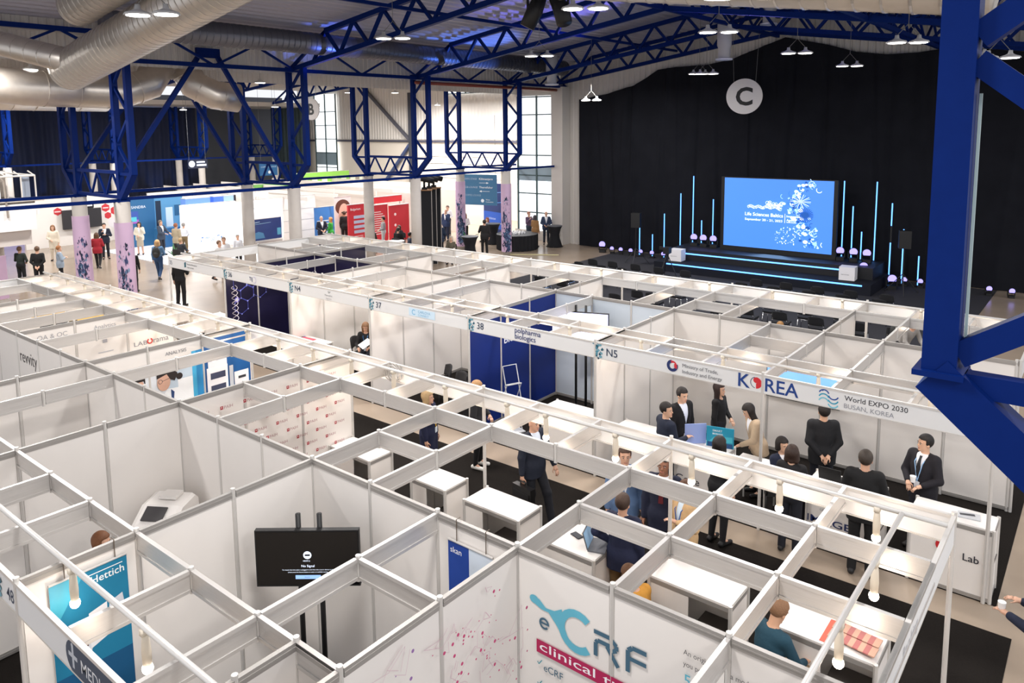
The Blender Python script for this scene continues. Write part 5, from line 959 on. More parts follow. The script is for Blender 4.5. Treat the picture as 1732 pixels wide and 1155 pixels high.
# ================================================================ people
def snet(D, org, h):
    s = D < 0; n = np.array(D.shape)-1
    cnt = np.zeros(n, np.int8); offs = [(i, j, k) for i in (0, 1) for j in (0, 1) for k in (0, 1)]
    for o in offs: cnt += s[o[0]:o[0]+n[0], o[1]:o[1]+n[1], o[2]:o[2]+n[2]]
    act = (cnt > 0) & (cnt < 8); idx = np.argwhere(act); vid = -np.ones(n, np.int64); vid[act] = np.arange(len(idx))
    if len(idx) == 0: return None
    cv = np.stack([D[idx[:, 0]+o[0], idx[:, 1]+o[1], idx[:, 2]+o[2]] for o in offs], 1); acc = np.zeros((len(idx), 3)); c = np.zeros(len(idx))
    for a in range(8):
        for b in range(a+1, 8):
            d = np.array(offs[b])-np.array(offs[a])
            if np.abs(d).sum() != 1: continue
            m = (cv[:, a] < 0) != (cv[:, b] < 0); t = cv[:, a]/(cv[:, a]-cv[:, b]+1e-12)
            acc[m] += np.array(offs[a])+d*t[m, None]; c[m] += 1
    V = (idx+acc/c[:, None])*h+org; Fs = []
    for ax in range(3):
        sl0 = [slice(0, n[i]) for i in range(3)]; A = s[:-1] if ax == 0 else s[:, :-1] if ax == 1 else s[:, :, :-1]; B = s[1:] if ax == 0 else s[:, 1:] if ax == 1 else s[:, :, 1:]
        e = np.argwhere(A != B); u, w = [(1, 2), (2, 0), (0, 1)][ax]
        ok = (e[:, u] > 0) & (e[:, w] > 0) & (e[:, u] < n[u]) & (e[:, w] < n[w]); e = e[ok]; 
        q = []
        for du, dw in ((-1, -1), (0, -1), (0, 0), (-1, 0)):
            f = e.copy(); f[:, u] += du; f[:, w] += dw; q.append(vid[f[:, 0], f[:, 1], f[:, 2]])
        q = np.stack(q, 1); inside = A[e[:, 0], e[:, 1], e[:, 2]]; q[~inside] = q[~inside][:, ::-1]; Fs.append(q)
    return V, np.concatenate(Fs)
def meshobj(name, V, F, m, parent):
    me = bpy.data.meshes.new(name); me.vertices.add(len(V)); me.vertices.foreach_set('co', V.ravel()); me.loops.add(F.size); me.loops.foreach_set('vertex_index', F.ravel().astype(np.int32))
    me.polygons.add(len(F)); me.polygons.foreach_set('loop_start', np.arange(0, F.size, 4, dtype=np.int32)); me.polygons.foreach_set('loop_total', np.full(len(F), 4, np.int32)); me.polygons.foreach_set('use_smooth', np.ones(len(F), bool))
    me.update(calc_edges=True); me.validate(); me.materials.append(m); o = bpy.data.objects.new(name, me); COL.objects.link(o); o.parent = parent; return o
class SDF:
    def __init__(s): s.p = []; s.cuts = []
    def cap(s, a, b, r1, r2=None, k=.03): s.p.append(('c', np.array(a, float), np.array(b, float), r1, r1 if r2 is None else r2, k)); return s
    def ell(s, M, c, r, k=.03): s.p.append(('e', M, np.array(c, float), np.array(r, float), k)); return s
    def cut(s, f): s.cuts.append(f); return s
    def mesh(s, h):
        lo, hi = np.full(3, 9.), np.full(3, -9.)
        bbs = []
        for p in s.p:
            if p[0] == 'c': R = max(p[3], p[4]); a, b = np.minimum(p[1], p[2])-R, np.maximum(p[1], p[2])+R
            else:
                c = (np.array(p[1]) @ np.append(p[2], 1))[:3]; R = p[3].max(); a, b = c-R, c+R
            bbs.append((a, b)); lo = np.minimum(lo, a); hi = np.maximum(hi, b)
        lo -= 3*h; hi += 3*h; n = np.ceil((hi-lo)/h).astype(int)+1; D = np.full(n, .2, np.float32); ax = [lo[i]+np.arange(n[i])*h for i in range(3)]
        for p, (a, b) in zip(s.p, bbs):
            k = p[-1]; i0 = np.maximum(((a-k-.03-lo)/h).astype(int), 0); i1 = np.minimum(((b+k+.03-lo)/h).astype(int)+2, n)
            X, Y, Z = np.meshgrid(*[ax[i][i0[i]:i1[i]] for i in range(3)], indexing='ij'); P = np.stack([X, Y, Z], -1)
            if p[0] == 'c':
                ab = p[2]-p[1]; t = np.clip(((P-p[1]) @ ab)/max(ab @ ab, 1e-9), 0, 1); d = np.linalg.norm(P-p[1]-t[..., None]*ab, axis=-1)-(p[3]+(p[4]-p[3])*t)
            else:
                Mi = np.linalg.inv(np.array(p[1])); q = P @ Mi[:3, :3].T+Mi[:3, 3]-p[2]; r = p[3]; k0 = np.linalg.norm(q/r, axis=-1); k1 = np.linalg.norm(q/(r*r), axis=-1); d = k0*(k0-1)/np.maximum(k1, 1e-6)
            sl = tuple(slice(i0[i], i1[i]) for i in range(3)); o = D[sl]; hh = np.clip(.5+.5*(o-d)/k, 0, 1); D[sl] = o*(1-hh)+d*hh-k*hh*(1-hh)
        if s.cuts:
            X, Y, Z = np.meshgrid(*ax, indexing='ij')
            for f in s.cuts: D = np.maximum(D, f(X, Y, Z).astype(np.float32))
        return snet(D, lo, h)
ARM = {'down': ((0, .05, -.28), (.05, .06, -.53)), 'front': ((.03, .08, -.27), (.2, -.07, -.36)), 'fwd': ((.04, .07, -.27), (.28, .0, -.24)), 'table': ((.14, .07, -.25), (.36, -.02, -.30)), 'phone': ((.09, .08, -.26), (.2, -.05, -.06)), 'mouth': ((.12, .07, -.24), (.2, -.09, .03)),
       'cross': ((.05, .08, -.26), (.2, -.15, -.2)), 'back': ((-.08, .05, -.26), (-.17, -.11, -.44)), 'swingb': ((-.12, .05, -.25), (-.16, .05, -.5)), 'swingf': ((.1, .05, -.26), (.26, .02, -.45)), 'bag': ((0, .07, -.28), (.03, .09, -.54)), 'lap': ((.08, .06, -.26), (.3, -.03, -.3)), 'reach': ((.2, .06, -.18), (.45, .0, -.2)), 'waist': ((-.06, .16, -.22), (.06, .02, -.36))}
def person(x, y, face, lab, H=1.75, pose='stand', arms=('down', 'down'), lean=0, hy=0, hp=0, skin=(214, 168, 142), hair=((40, 30, 26), 'short'), top=('jacket', (28, 30, 42)), shirt=(236, 238, 244), legs=('trousers', (28, 30, 40)), shoes=(24, 22, 24), tie=None, lanyard=None, h=.012, female=False, z0=.006, bag=None, cat='person'):
    t = T('person', lab, cat, (x, y, z0), face); sc = H/1.75; t.scale = (sc, sc, sc)
    g = .95 if female else 1.0
    pel = np.array([0, 0, .95]) if pose != 'sit' else np.array([0, 0, .55])
    if pose == 'walk': pel = np.array([0, 0, .93])
    cl, sl_ = math.cos(lean), math.sin(lean); TM = np.array([[cl, 0, sl_, 0], [0, 1, 0, 0], [-sl_, 0, cl, 0], [0, 0, 0, 1.]]); TM[:3, 3] = pel; TT = lambda v: (TM @ np.append(v, 1))[:3]  # torso frame, origin at the pelvis
    neck = np.array([0, 0, .505]); a, b = math.cos(hy), math.sin(hy); c_, d_ = math.cos(hp), math.sin(hp); RH = np.array([[a, -b, 0], [b, a, 0], [0, 0, 1]]) @ np.array([[c_, 0, d_], [0, 1, 0], [-d_, 0, c_]]); HM = np.eye(4); HM[:3, :3] = TM[:3, :3] @ RH; HM[:3, 3] = TT(neck); HT = lambda v: (HM @ np.append(v, 1))[:3]
    sw = .175*g; SH = {s: TT((0, s*sw, .455)) for s in (1, -1)}; EL, WR = {}, {}
    for s, ar in ((1, arms[0]), (-1, arms[1])):
        e, w = ARM[ar]; EL[s] = TT(np.array([0, s*sw, .455])+np.array([e[0], s*e[1], e[2]])); WR[s] = TT(np.array([0, s*sw, .455])+np.array([w[0], s*w[1], w[2]]))
    hip = {s: pel+np.array([0, s*.09, -.03]) for s in (1, -1)}
    if pose == 'sit': KN = {s: np.array([.43, s*.12, .5]) for s in (1, -1)}; AN = {s: np.array([.42, s*.12, .09]) for s in (1, -1)}
    elif pose == 'walk': KN = {1: np.array([.2, .09, .52]), -1: np.array([.04, -.09, .5])}; AN = {1: np.array([.3, .09, .1]), -1: np.array([-.3, -.09, .17])}
    else: KN = {s: np.array([.025, s*.1, .5]) for s in (1, -1)}; AN = {s: np.array([-.02, s*.11, .09]) for s in (1, -1)}
    # ---- body: one continuous surface
    b_ = SDF(); mk = lambda S_, g_, up=True: (S_.ell(TM, (.0, 0, .31), (.115+g_, .165*g+g_, .19+g_), .05), S_.ell(TM, (.005, 0, .12), (.105+g_, .145*g+g_, .15+g_), .06), S_.ell(TM, (-.005, 0, 0), (.12+g_, .165+g_, .12+g_), .06), S_.cap(TT((-.01, -sw+.03, .44)), TT((-.01, sw-.03, .44)), .06+g_, None, .05))
    mk(b_, 0); b_.cap(TT((-.01, 0, .44)), HT((-.01, 0, .09)), .06, .052, .03)
    b_.ell(HM, (-.008, 0, .185), (.096, .076, .095), .02).ell(HM, (.02, 0, .115), (.07, .058, .082), .025).cap(HT((.088, 0, .16)), HT((.103, 0, .128)), .009, .014, .012).ell(HM, (.078, 0, .062), (.022, .026, .02), .02).ell(HM, (.086, 0, .093), (.011, .024, .009), .008)
    for s in (1, -1): b_.ell(HM, (-.005, s*.078, .14), (.022, .01, .032), .008).ell(HM, (.08, s*.03, .176), (.014, .022, .008), .012)
    fr = max(.0085, h*.72)
    for s in (1, -1):
        b_.cap(SH[s], EL[s], .048, .04, .03).cap(EL[s], WR[s], .04, .027, .02)
        d = (WR[s]-EL[s]); d /= np.linalg.norm(d); up = np.array([0, 0, 1.]); sd = np.cross(d, up); nl = np.linalg.norm(sd); sd = np.array([1., 0, 0]) if nl < .45 else sd/nl; nn = np.cross(sd, d)
        palm = WR[s]+d*.055; b_.cap(WR[s], palm-sd*.018, .024, .02, .012).cap(WR[s], palm+sd*.018, .024, .02, .012); inw = -nn if nl >= .45 else np.array([0, -s, 0.])
        for q, L in ((-1.5, .062), (-.5, .075), (.5, .08), (1.5, .07)):
            f0 = palm+sd*q*.0185+d*.03; f1 = f0+d*L*.5+inw*.012; f2 = f1+d*L*.38+inw*.028; b_.cap(f0, f1, fr, fr*.95, .006).cap(f1, f2, fr*.95, fr*.8, .004)
        th = sd*(1.5 if nl < .45 else s*1.5)*.0185; b_.cap(WR[s]+d*.03+th, WR[s]+d*.065+th*2.0+inw*.015, fr*1.15, fr, .01).cap(WR[s]+d*.065+th*2.0+inw*.015, WR[s]+d*.095+th*1.9+inw*.03, fr, fr*.85, .005)
        b_.cap(hip[s], KN[s], .075, .052, .04).cap(KN[s], AN[s], .05, .036, .03).cap(AN[s], AN[s]+np.array([.13, s*.015, -.05]), .036, .026, .03)
    res = b_.mesh(h); sk = mat('skin_%02x%02x%02x' % skin, skin, .5, noise=.05, scale=30); body = meshobj('body', *res, sk, t); kid(t, body)
    # ---- lower garments
    lm = mat('cloth_%02x%02x%02x' % legs[1], legs[1], .85, noise=.15, scale=30, bump=.15)
    if legs[0] == 'skirt':
        L = SDF().ell(TM, (-.005, 0, -.02), (.15, .195, .15), .05).cap(pel+np.array([0, 0, -.05]), np.array([.01, 0, .5]), .16, .17, .08).cut(lambda X, Y, Z: .46-Z)
    else:
        L = SDF().ell(TM, (-.005, 0, 0), (.135, .18, .13), .06).ell(TM, (.0, 0, .07), (.12, .16, .1), .05)
        for s in (1, -1): L.cap(hip[s], KN[s], .092, .068, .04).cap(KN[s], AN[s]+np.array([0, 0, -.01]), .068, .058 if legs[0] == 'trousers' else .046, .03)
        L.cut(lambda X, Y, Z: .035-Z)
    hipcut = lambda X, Y, Z: ((X-TM[0, 3])*TM[0, 2]+(Y-TM[1, 3])*TM[1, 2]+(Z-TM[2, 3])*TM[2, 2])
    L.cut(lambda X, Y, Z: hipcut(X, Y, Z)-.13); kid(t, meshobj('skirt' if legs[0] == 'skirt' else 'trousers', *L.mesh(h), lm, t))
    sm = C(*shoes)
    for s in (1, -1):
        a0 = AN[s]; dz = a0[2]-.09; tip = np.array([.17, s*.02, -.055-dz*.5]); r_ = SDF().cap(a0+np.array([-.045, 0, -.04]), a0+tip, .044, .036, .02).cap(a0, a0+np.array([.03, 0, -.03]), .045, .04, .02); zc = min(a0[2]-.088, (a0+tip)[2]-.034) if dz else .002; r_.cut(lambda X, Y, Z, zc=zc: zc-Z); kid(t, meshobj('shoe', *r_.mesh(max(h*.8, .008)), sm, t))
    # ---- upper garments
    tm = mat('cloth_%02x%02x%02x' % top[1], top[1], .85, noise=.12, scale=25, bump=.2); xl = lambda X, Y, Z: [(X-TM[0, 3])*TM[0, i]+(Y-TM[1, 3])*TM[1, i]+(Z-TM[2, 3])*TM[2, i] for i in range(3)]
    if top[0] in ('jacket', 'open'):
        S1 = SDF(); mk(S1, .010); S1.cap(TT((-.005, 0, .45)), TT((-.003, 0, .52)), .068, .064, .015); S1.cut(lambda X, Y, Z: xl(X, Y, Z)[2]-.515).cut(lambda X, Y, Z: -.03-xl(X, Y, Z)[2]); kid(t, meshobj('shirt', *S1.mesh(h), C(*shirt), t))
        if tie:
            mb = MB(); f = lambda u, v, w_: tuple(TT((w_, u, v))); mb.add([f(u_*w2, v_, x_) for v_, x_, w2 in ((.49, .082, .016), (.45, .108, .014), (.39, .134, .02), (.31, .146, .026), (.2, .15, .032)) for u_ in (-1, 1)]+[f(u_*w2, v_, x_-.02) for v_, x_, w2 in ((.49, .082, .016), (.45, .108, .014), (.39, .134, .02), (.31, .146, .026), (.2, .15, .032)) for u_ in (-1, 1)], [(2*i, 2*i+1, 2*i+3, 2*i+2) for i in range(4)]+[(10+2*i+2, 10+2*i+3, 10+2*i+1, 10+2*i) for i in range(4)]+[(2*i, 2*i+2, 12+2*i, 10+2*i) for i in range(4)]+[(2*i+1, 11+2*i, 13+2*i, 2*i+3) for i in range(4)]); PT(t, 'tie', mb, C(*tie))
    J = SDF(); gg = .024 if top[0] in ('jacket', 'open', 'coat') else .013; mk(J, gg); hem = {'jacket': -.17, 'open': -.16, 'coat': -.35, 'top': -.06, 'shirt': -.04, 'vest': -.03}[top[0]]
    if hem < -.1 and pose != 'sit': J.cap(TT((0, -.07, 0)), TT((0, -.07, hem)), .135, .135, .06).cap(TT((0, .07, 0)), TT((0, .07, hem)), .135, .135, .06)
    elif hem < -.1: hem = -.1
    for s in (1, -1):
        wr = WR[s]-(WR[s]-EL[s])*.1 if top[0] != 'short' else EL[s]; J.cap(SH[s], EL[s], .05+gg*.75, .042+gg*.7, .035).cap(EL[s], wr, .042+gg*.7, .030+gg*.55, .02)
    J.cut(lambda X, Y, Z: np.where(np.hypot(X-pel[0], Y-pel[1]) < .27, hem-xl(X, Y, Z)[2], -1) if pose != 'sit' or True else 0)
    nk = TT((.02, 0, .53)); J.cut(lambda X, Y, Z: .075-np.sqrt((X-nk[0])**2+(Y-nk[1])**2+(Z-nk[2])**2))
    if top[0] in ('jacket', 'open'):
        wd = .5 if top[0] == 'jacket' else .22; lo_ = .17 if top[0] == 'jacket' else -.5
        def vc(X, Y, Z):
            q = xl(X, Y, Z); return np.minimum(q[0]-.03, np.minimum(wd*(q[2]-lo_)*.5-np.abs(q[1]), .56-q[2])) if top[0] == 'jacket' else np.minimum(q[0]-.03, .035+.03*np.clip(q[2], 0, .5)-np.abs(q[1]))
        J.cut(vc)
    kid(t, meshobj({'jacket': 'jacket', 'open': 'open_jacket', 'coat': 'coat', 'top': 'sweater', 'shirt': 'shirt', 'vest': 'vest'}[top[0]], *J.mesh(h), tm, t))
    # ---- hair and face
    hc, hs = hair; hm = mat('hair_%02x%02x%02x' % hc, hc, .6, noise=.3, scale=60, bump=.3)
    if hs != 'bald':
        v = .012 if hs == 'short' else .02; Hh = SDF().ell(HM, (-.012, 0, .192), (.098+v, .079+v, .096+v), .02)
        if hs in ('long', 'bob', 'pony'):
            zl = {'long': -.14, 'bob': .06, 'pony': .1}[hs]; 
            for yy in (-.05, 0, .05): Hh.cap(HT((-.03, yy, .17)), HT((-.06 if yy == 0 else -.035, yy*1.45, zl)), .05, .042, .04)
            if hs != 'pony':
                for s in (1, -1): Hh.cap(HT((.015, s*.075, .17)), HT((.01, s*.088, max(zl, -.1)+.02)), .026, .028, .03)
        if hs == 'pony': Hh.cap(HT((-.1, 0, .19)), HT((-.14, 0, .06)), .035, .022, .02)
        if hs == 'bun': Hh.ell(HM, (-.12, 0, .2), (.045, .045, .045), .02)
        HI = np.linalg.inv(HM)
        def fc(X, Y, Z):
            q = [HI[i, 0]*X+HI[i, 1]*Y+HI[i, 2]*Z+HI[i, 3] for i in range(3)]; fx = .028 if hs in ('short', 'bun', 'pony') else .04
            f = np.minimum(np.minimum(q[0]-fx+.5*np.maximum(.2-q[2], -.02)*0, .228-q[2]-.12*np.abs(q[1])), .09-np.abs(q[1]))
            return f
        Hh.cut(fc)
        if hs in ('short', 'bun'):
            def lowc(X, Y, Z):
                q = [HI[i, 0]*X+HI[i, 1]*Y+HI[i, 2]*Z+HI[i, 3] for i in range(3)]; return (.10+np.clip(q[0]+.05, 0, 1)*.75)-q[2]
            Hh.cut(lowc)
        kid(t, meshobj('hair', *Hh.mesh(max(h*.8, .008)), hm, t))
    if h < .02:
        mb = MB(); 
        for s in (1, -1):
            mb.k = 0; mb.ball(tuple(HT((.083, s*.031, .158))), .0095, 6); mb.k = 1; mb.ball(tuple(HT((.0885, s*.031, .158))), .0068, 5); mb.k = 2; p0, p1, p2 = [HT(v) for v in ((.092, s*.014, .178), (.092, s*.032, .183), (.084, s*.048, .177))]; mb.tube([p0, p1, p2], .0042, 5)
        mb.k = 3; mb.tube([HT((.09, -.022, .0925)), HT((.0975, 0, .0935)), HT((.09, .022, .0925))], .0055, 5)
        PT(t, 'face_features', mb, [C(196, 188, 182), C(40, 28, 24), C(*[max(0, int(v*.8)) for v in hc]), C(176, 104, 96)], True)
    if lanyard:
        f = lambda u, v, w_: Vector(TT((w_, u, v))); dx = .145 if top[0] != 'top' else .138
        PT(t, 'lanyard', MB().tube([f(.07, .5, 0), f(.06, .4, dx-.01), f(.0, .12, dx+.005)], .007, 5).tube([f(-.07, .5, 0), f(-.06, .4, dx-.01), f(.0, .12, dx+.005)], .007, 5), C(*lanyard)); PT(t, 'badge', MB().add([f(a_, b2, c2) for a_, b2 in ((-.04, .12), (.04, .12), (.04, .02), (-.04, .02)) for c2 in (dx+.002, dx+.012)], [(0, 2, 4, 6), (7, 5, 3, 1), (0, 1, 3, 2), (2, 3, 5, 4), (4, 5, 7, 6), (6, 7, 1, 0)]), C(226, 234, 244))
    t['hands'] = [list(WR[1]), list(WR[-1])]; del t['hands']
    return t, {s: t.matrix_basis @ Vector(WR[s]+0*WR[s]) if False else (WR[s], EL[s]) for s in (1, -1)}
def toc(x, y, px=None):
    return math.atan2(CAM[1]-y, CAM[0]-x)
BLK, NVY, WHT = (22, 22, 25), (26, 32, 52), (240, 240, 244)
BR, BN, BD, GR = (70, 46, 32), (28, 20, 18), (172, 144, 104), (150, 146, 142)
AS = (222, 178, 150)
N1 = .0105
def hand_item(name, lab, cat, x, y, face, H, wr, d, m, off=(.06, 0, 0), rx=0, z0=.006):
    s = H/1.75; v = Matrix.Rotation(face, 3, 'Z') @ (Vector(wr)*s+Vector(off)); mb = MB().box((0, 0, 0), d); o = mb.build(name, m, keep=True); o.location = (x+v.x, y+v.y, z0+v.z); o.rotation_euler = (0, rx, face); return tag(o, lab, cat)
# ---- aisle and near block
person(-2.22, 4.05, .35, 'blonde short-haired woman in a dark navy coat with a yellow lanyard walking the aisle', 1.68, 'stand', ('down', 'down'), female=True, hair=(BD, 'bob'), top=('coat', (24, 30, 62)), legs=('trousers', BLK), lanyard=(226, 180, 50), h=N1, hy=.2)
person(-1.9, 5.0, .3, 'blonde woman in a black and white patterned top with white trainers', 1.66, 'stand', ('front', 'down'), female=True, hair=((178, 136, 92), 'bob'), top=('coat', (42, 42, 46)), legs=('slim', BLK), shoes=(238, 236, 230), h=N1)
_, w = person(.1, 4.05, -.15, 'bald man in a dark suit striding along the aisle with a black briefcase', 1.82, 'walk', ('swingf', 'bag'), hair=((60, 50, 44), 'bald'), top=('jacket', (28, 34, 50)), legs=('trousers', (24, 26, 34)), shirt=(226, 234, 246), h=N1, hp=.1)
t = T('briefcase', 'black leather briefcase hanging from the right hand of the bald man', 'briefcase', (.16, 3.72, .48), -.15); PT(t, 'case_body', MB().bb((-.2, -.05, 0), (.2, .05, .28)), mat('black_leather', (22, 21, 22), .35)); PT(t, 'handle', MB().tube([(-.07, 0, .28), (-.06, 0, .34), (.06, 0, .34), (.07, 0, .28)], .011, 6), M_black); PT(t, 'front_pocket', MB().bb((-.17, -.065, .03), (.17, -.05, .2)), M_black)
person(1.86, 3.86, -.95, 'man in a light blue suit facing the phones counter, hidden above by a glowing lamp', 1.8, arms=('down', 'down'), hair=(BR, 'short'), top=('jacket', (92, 120, 160)), legs=('trousers', (84, 108, 146)), shirt=(240, 244, 250), h=N1)
person(2.46, 3.86, -1.3, 'bearded man in a dark navy suit with a dark red tie in the aisle', 1.84, arms=('down', 'down'), skin=(150, 104, 80), hair=((26, 20, 18), 'short'), top=('jacket', (24, 30, 54)), tie=(96, 26, 34), h=N1)
person(2.5, 2.72, 1.7, 'man in a navy suit seen from behind inside the counter with phones', 1.76, arms=('waist', 'down'), hair=((58, 40, 30), 'short'), top=('jacket', (22, 30, 60)), legs=('trousers', (110, 84, 50)), h=N1)
person(2.85, 3.72, -1.9, 'woman in a beige jacket over a white and blue top with a blue lanyard', 1.64, arms=('cross', 'down'), female=True, hair=((96, 62, 40), 'bob'), top=('open', (206, 172, 128)), shirt=(206, 224, 240), legs=('trousers', (176, 146, 108)), lanyard=(40, 90, 160), h=N1)
chair(M_chair, 'chair under the seated man in mustard', 3.18, 2.02, 1.33, 'chairs hidden behind the clinical trials wall')
person(3.14, 2.04, 2.9, 'seated man in a mustard yellow shirt with short brown hair', 1.72, 'sit', ('lap', 'lap'), lean=.2, hair=((104, 70, 44), 'short'), top=('shirt', (196, 140, 52)), legs=('trousers', (40, 42, 52)), h=N1, hp=.3)
person(4.55, 2.1, 1.15, 'man in a dark teal shirt seen from behind bending at the magazine counter', 1.75, 'sit', ('table', 'table'), lean=.15, hair=((140, 104, 76), 'short'), skin=(206, 160, 130), top=('shirt', (26, 66, 84)), legs=('trousers', (176, 150, 120)), h=N1, hp=.35, z0=.15)
chair(M_chair, 'chair under the man in the dark teal shirt', 4.5, 2.0, 0, 'chairs hidden behind the clinical trials wall')
person(2.66, 5.25, 1.3, 'dark-haired woman in black with flat black shoes seen from behind before the teal board', 1.68, arms=('front', 'down'), female=True, hair=((30, 22, 20), 'bob'), top=('top', BLK), legs=('slim', BLK), shoes=(20, 18, 20), h=N1)
person(-1.95, -1.55, .6, 'person with long brown hair seen over the wall rail at the left', 1.62, 'stand', ('front', 'front'), female=True, hair=((110, 66, 34), 'long'), top=('top', (90, 86, 90)), h=.016)
person(.0, -4.05, 1.9, 'person in a white top whose arm reaches in at the bottom left corner', 1.7, arms=('fwd', 'down'), hair=((50, 36, 30), 'short'), top=('shirt', (214, 220, 232)), h=.016)
_, w = person(6.75, 3.95, 2.9, 'man in a navy suit cut off by the right edge, holding a white cup', 1.78, arms=('fwd', 'fwd'), hair=(BN, 'short'), top=('jacket', (26, 34, 58)), legs=('trousers', (24, 30, 48)), shoes=(18, 18, 20), h=N1)
v = Matrix.Rotation(2.9, 3, 'Z') @ Vector((.36, .14, 1.2)); o = MB().lathe((0, 0, 0), [(.03, 0), (.04, .09)], 12).build('coffee_cup', C(240, 240, 240)); o.location = (6.75+v.x, 3.95+v.y, 1.19); tag(o, 'white cup in the hand of the man at the right edge', 'cup')
# ---- KOREA stand
person(1.45, 5.9, 1.0, 'dark-haired man in a navy jacket seen from behind at the KOREA counter', 1.74, arms=('front', 'fwd'), skin=AS, hair=(BN, 'short'), top=('jacket', (26, 34, 54)), h=N1, hy=-.9)
person(1.36, 6.62, -.35, 'man with glasses in a black suit and white shirt, left in the KOREA stand', 1.78, arms=('down', 'down'), skin=AS, hair=(BN, 'short'), top=('jacket', (20, 20, 24)), shirt=(226, 234, 250), h=N1, hp=.15)
person(1.65, 7.55, 0, 'woman in a short black jacket with long dark hair standing by the wall', 1.66, arms=('front', 'down'), female=True, skin=AS, hair=((44, 26, 22), 'long'), top=('top', (24, 24, 27)), h=N1)
person(2.55, 7.1, -2.4, 'woman with long black hair in a beige jacket bending over documents', 1.64, arms=('table', 'down'), lean=.25, female=True, skin=AS, hair=(BN, 'long'), top=('jacket', (186, 164, 138)), legs=('trousers', BLK), h=N1, hp=.2)
person(3.1, 6.68, -.5, 'seated woman with tied black hair raising her hand to her mouth', 1.68, 'sit', ('mouth', 'lap'), female=True, skin=AS, hair=(BN, 'pony'), top=('jacket', (30, 38, 62)), h=N1)
person(3.58, 5.68, 1.6, 'standing woman with bowl cut brown hair and black jumper seen from behind beside the laptop', 1.64, arms=('front', 'front'), female=True, skin=AS, hair=((54, 36, 28), 'bob'), top=('top', (26, 25, 28)), h=N1)
_, w = person(3.55, 7.25, 2.1, 'man in a black suit seen from behind with hands clasped behind his back', 1.8, arms=('back', 'back'), skin=AS, hair=(BN, 'short'), top=('jacket', (22, 23, 28)), h=N1, hp=-.1)
person(4.56, 5.72, 1.75, 'broad man in a black jacket with thinning hair seen from behind in the aisle', 1.82, arms=('front', 'front'), hair=((60, 50, 42), 'short'), top=('jacket', (18, 18, 20)), legs=('trousers', (20, 20, 22)), h=N1)
person(5.07, 6.95, -1.95, 'young dark-haired man in a black suit and tie holding a white cup, facing left', 1.76, arms=('front', 'front'), skin=AS, hair=((20, 16, 16), 'short'), top=('jacket', (26, 24, 32)), tie=(18, 18, 24), lanyard=(150, 190, 230), h=N1, hy=-.5)
v = Matrix.Rotation(-1.95, 3, 'Z') @ Vector((.3, .03, 1.09)); o = MB().lathe((0, 0, 0), [(.03, 0), (.042, .09)], 12).build('coffee_cup', C(250, 248, 246)); o.location = (5.07+v.x, 6.95+v.y, 1.12); tag(o, 'white paper cup held by the young man in the black suit', 'cup')
# ---- other far block people
person(-8.0, 7.55, -.9, 'seated woman with long light brown hair and a blue lanyard reading a white folder', 1.66, 'sit', ('lap', 'table'), female=True, hair=((140, 104, 74), 'long'), top=('top', (26, 26, 30)), lanyard=(60, 130, 200), h=.012, hp=.3)
thing_box('folder', 'white folder held by the seated woman in stand N4', 'folder', (-7.62, 7.2, .84), (.42, .3, .01), C(246, 246, 246), -.4, .5)
person(-18.9, 8.3, 2.2, 'man in black with his back turned beside the number 35 corner', 1.82, arms=('down', 'fwd'), hair=(BN, 'short'), top=('top', (20, 20, 22)), legs=('trousers', (22, 22, 25)), h=.016, z0=0)
person(-21.9, 11.6, .4, 'dark-legged person striding past beyond number 36, in a white top', 1.74, 'walk', ('swingf', 'swingb'), hair=((120, 90, 70), 'short'), top=('shirt', (238, 238, 240)), legs=('slim', (30, 34, 48)), h=.02, z0=0)
person(3.15, 14.9, -.6, 'person in a grey top with a black backpack leaning over behind the stands', 1.72, arms=('reach', 'reach'), lean=.55, hair=(BN, 'short'), top=('top', (150, 146, 142)), legs=('trousers', BLK), h=.018)
person(.55, 13.8, 1.5, 'tan-capped head among the audience chairs', 1.7, 'sit', ('lap', 'lap'), hair=((150, 110, 60), 'short'), top=('top', (60, 60, 64)), h=.018)
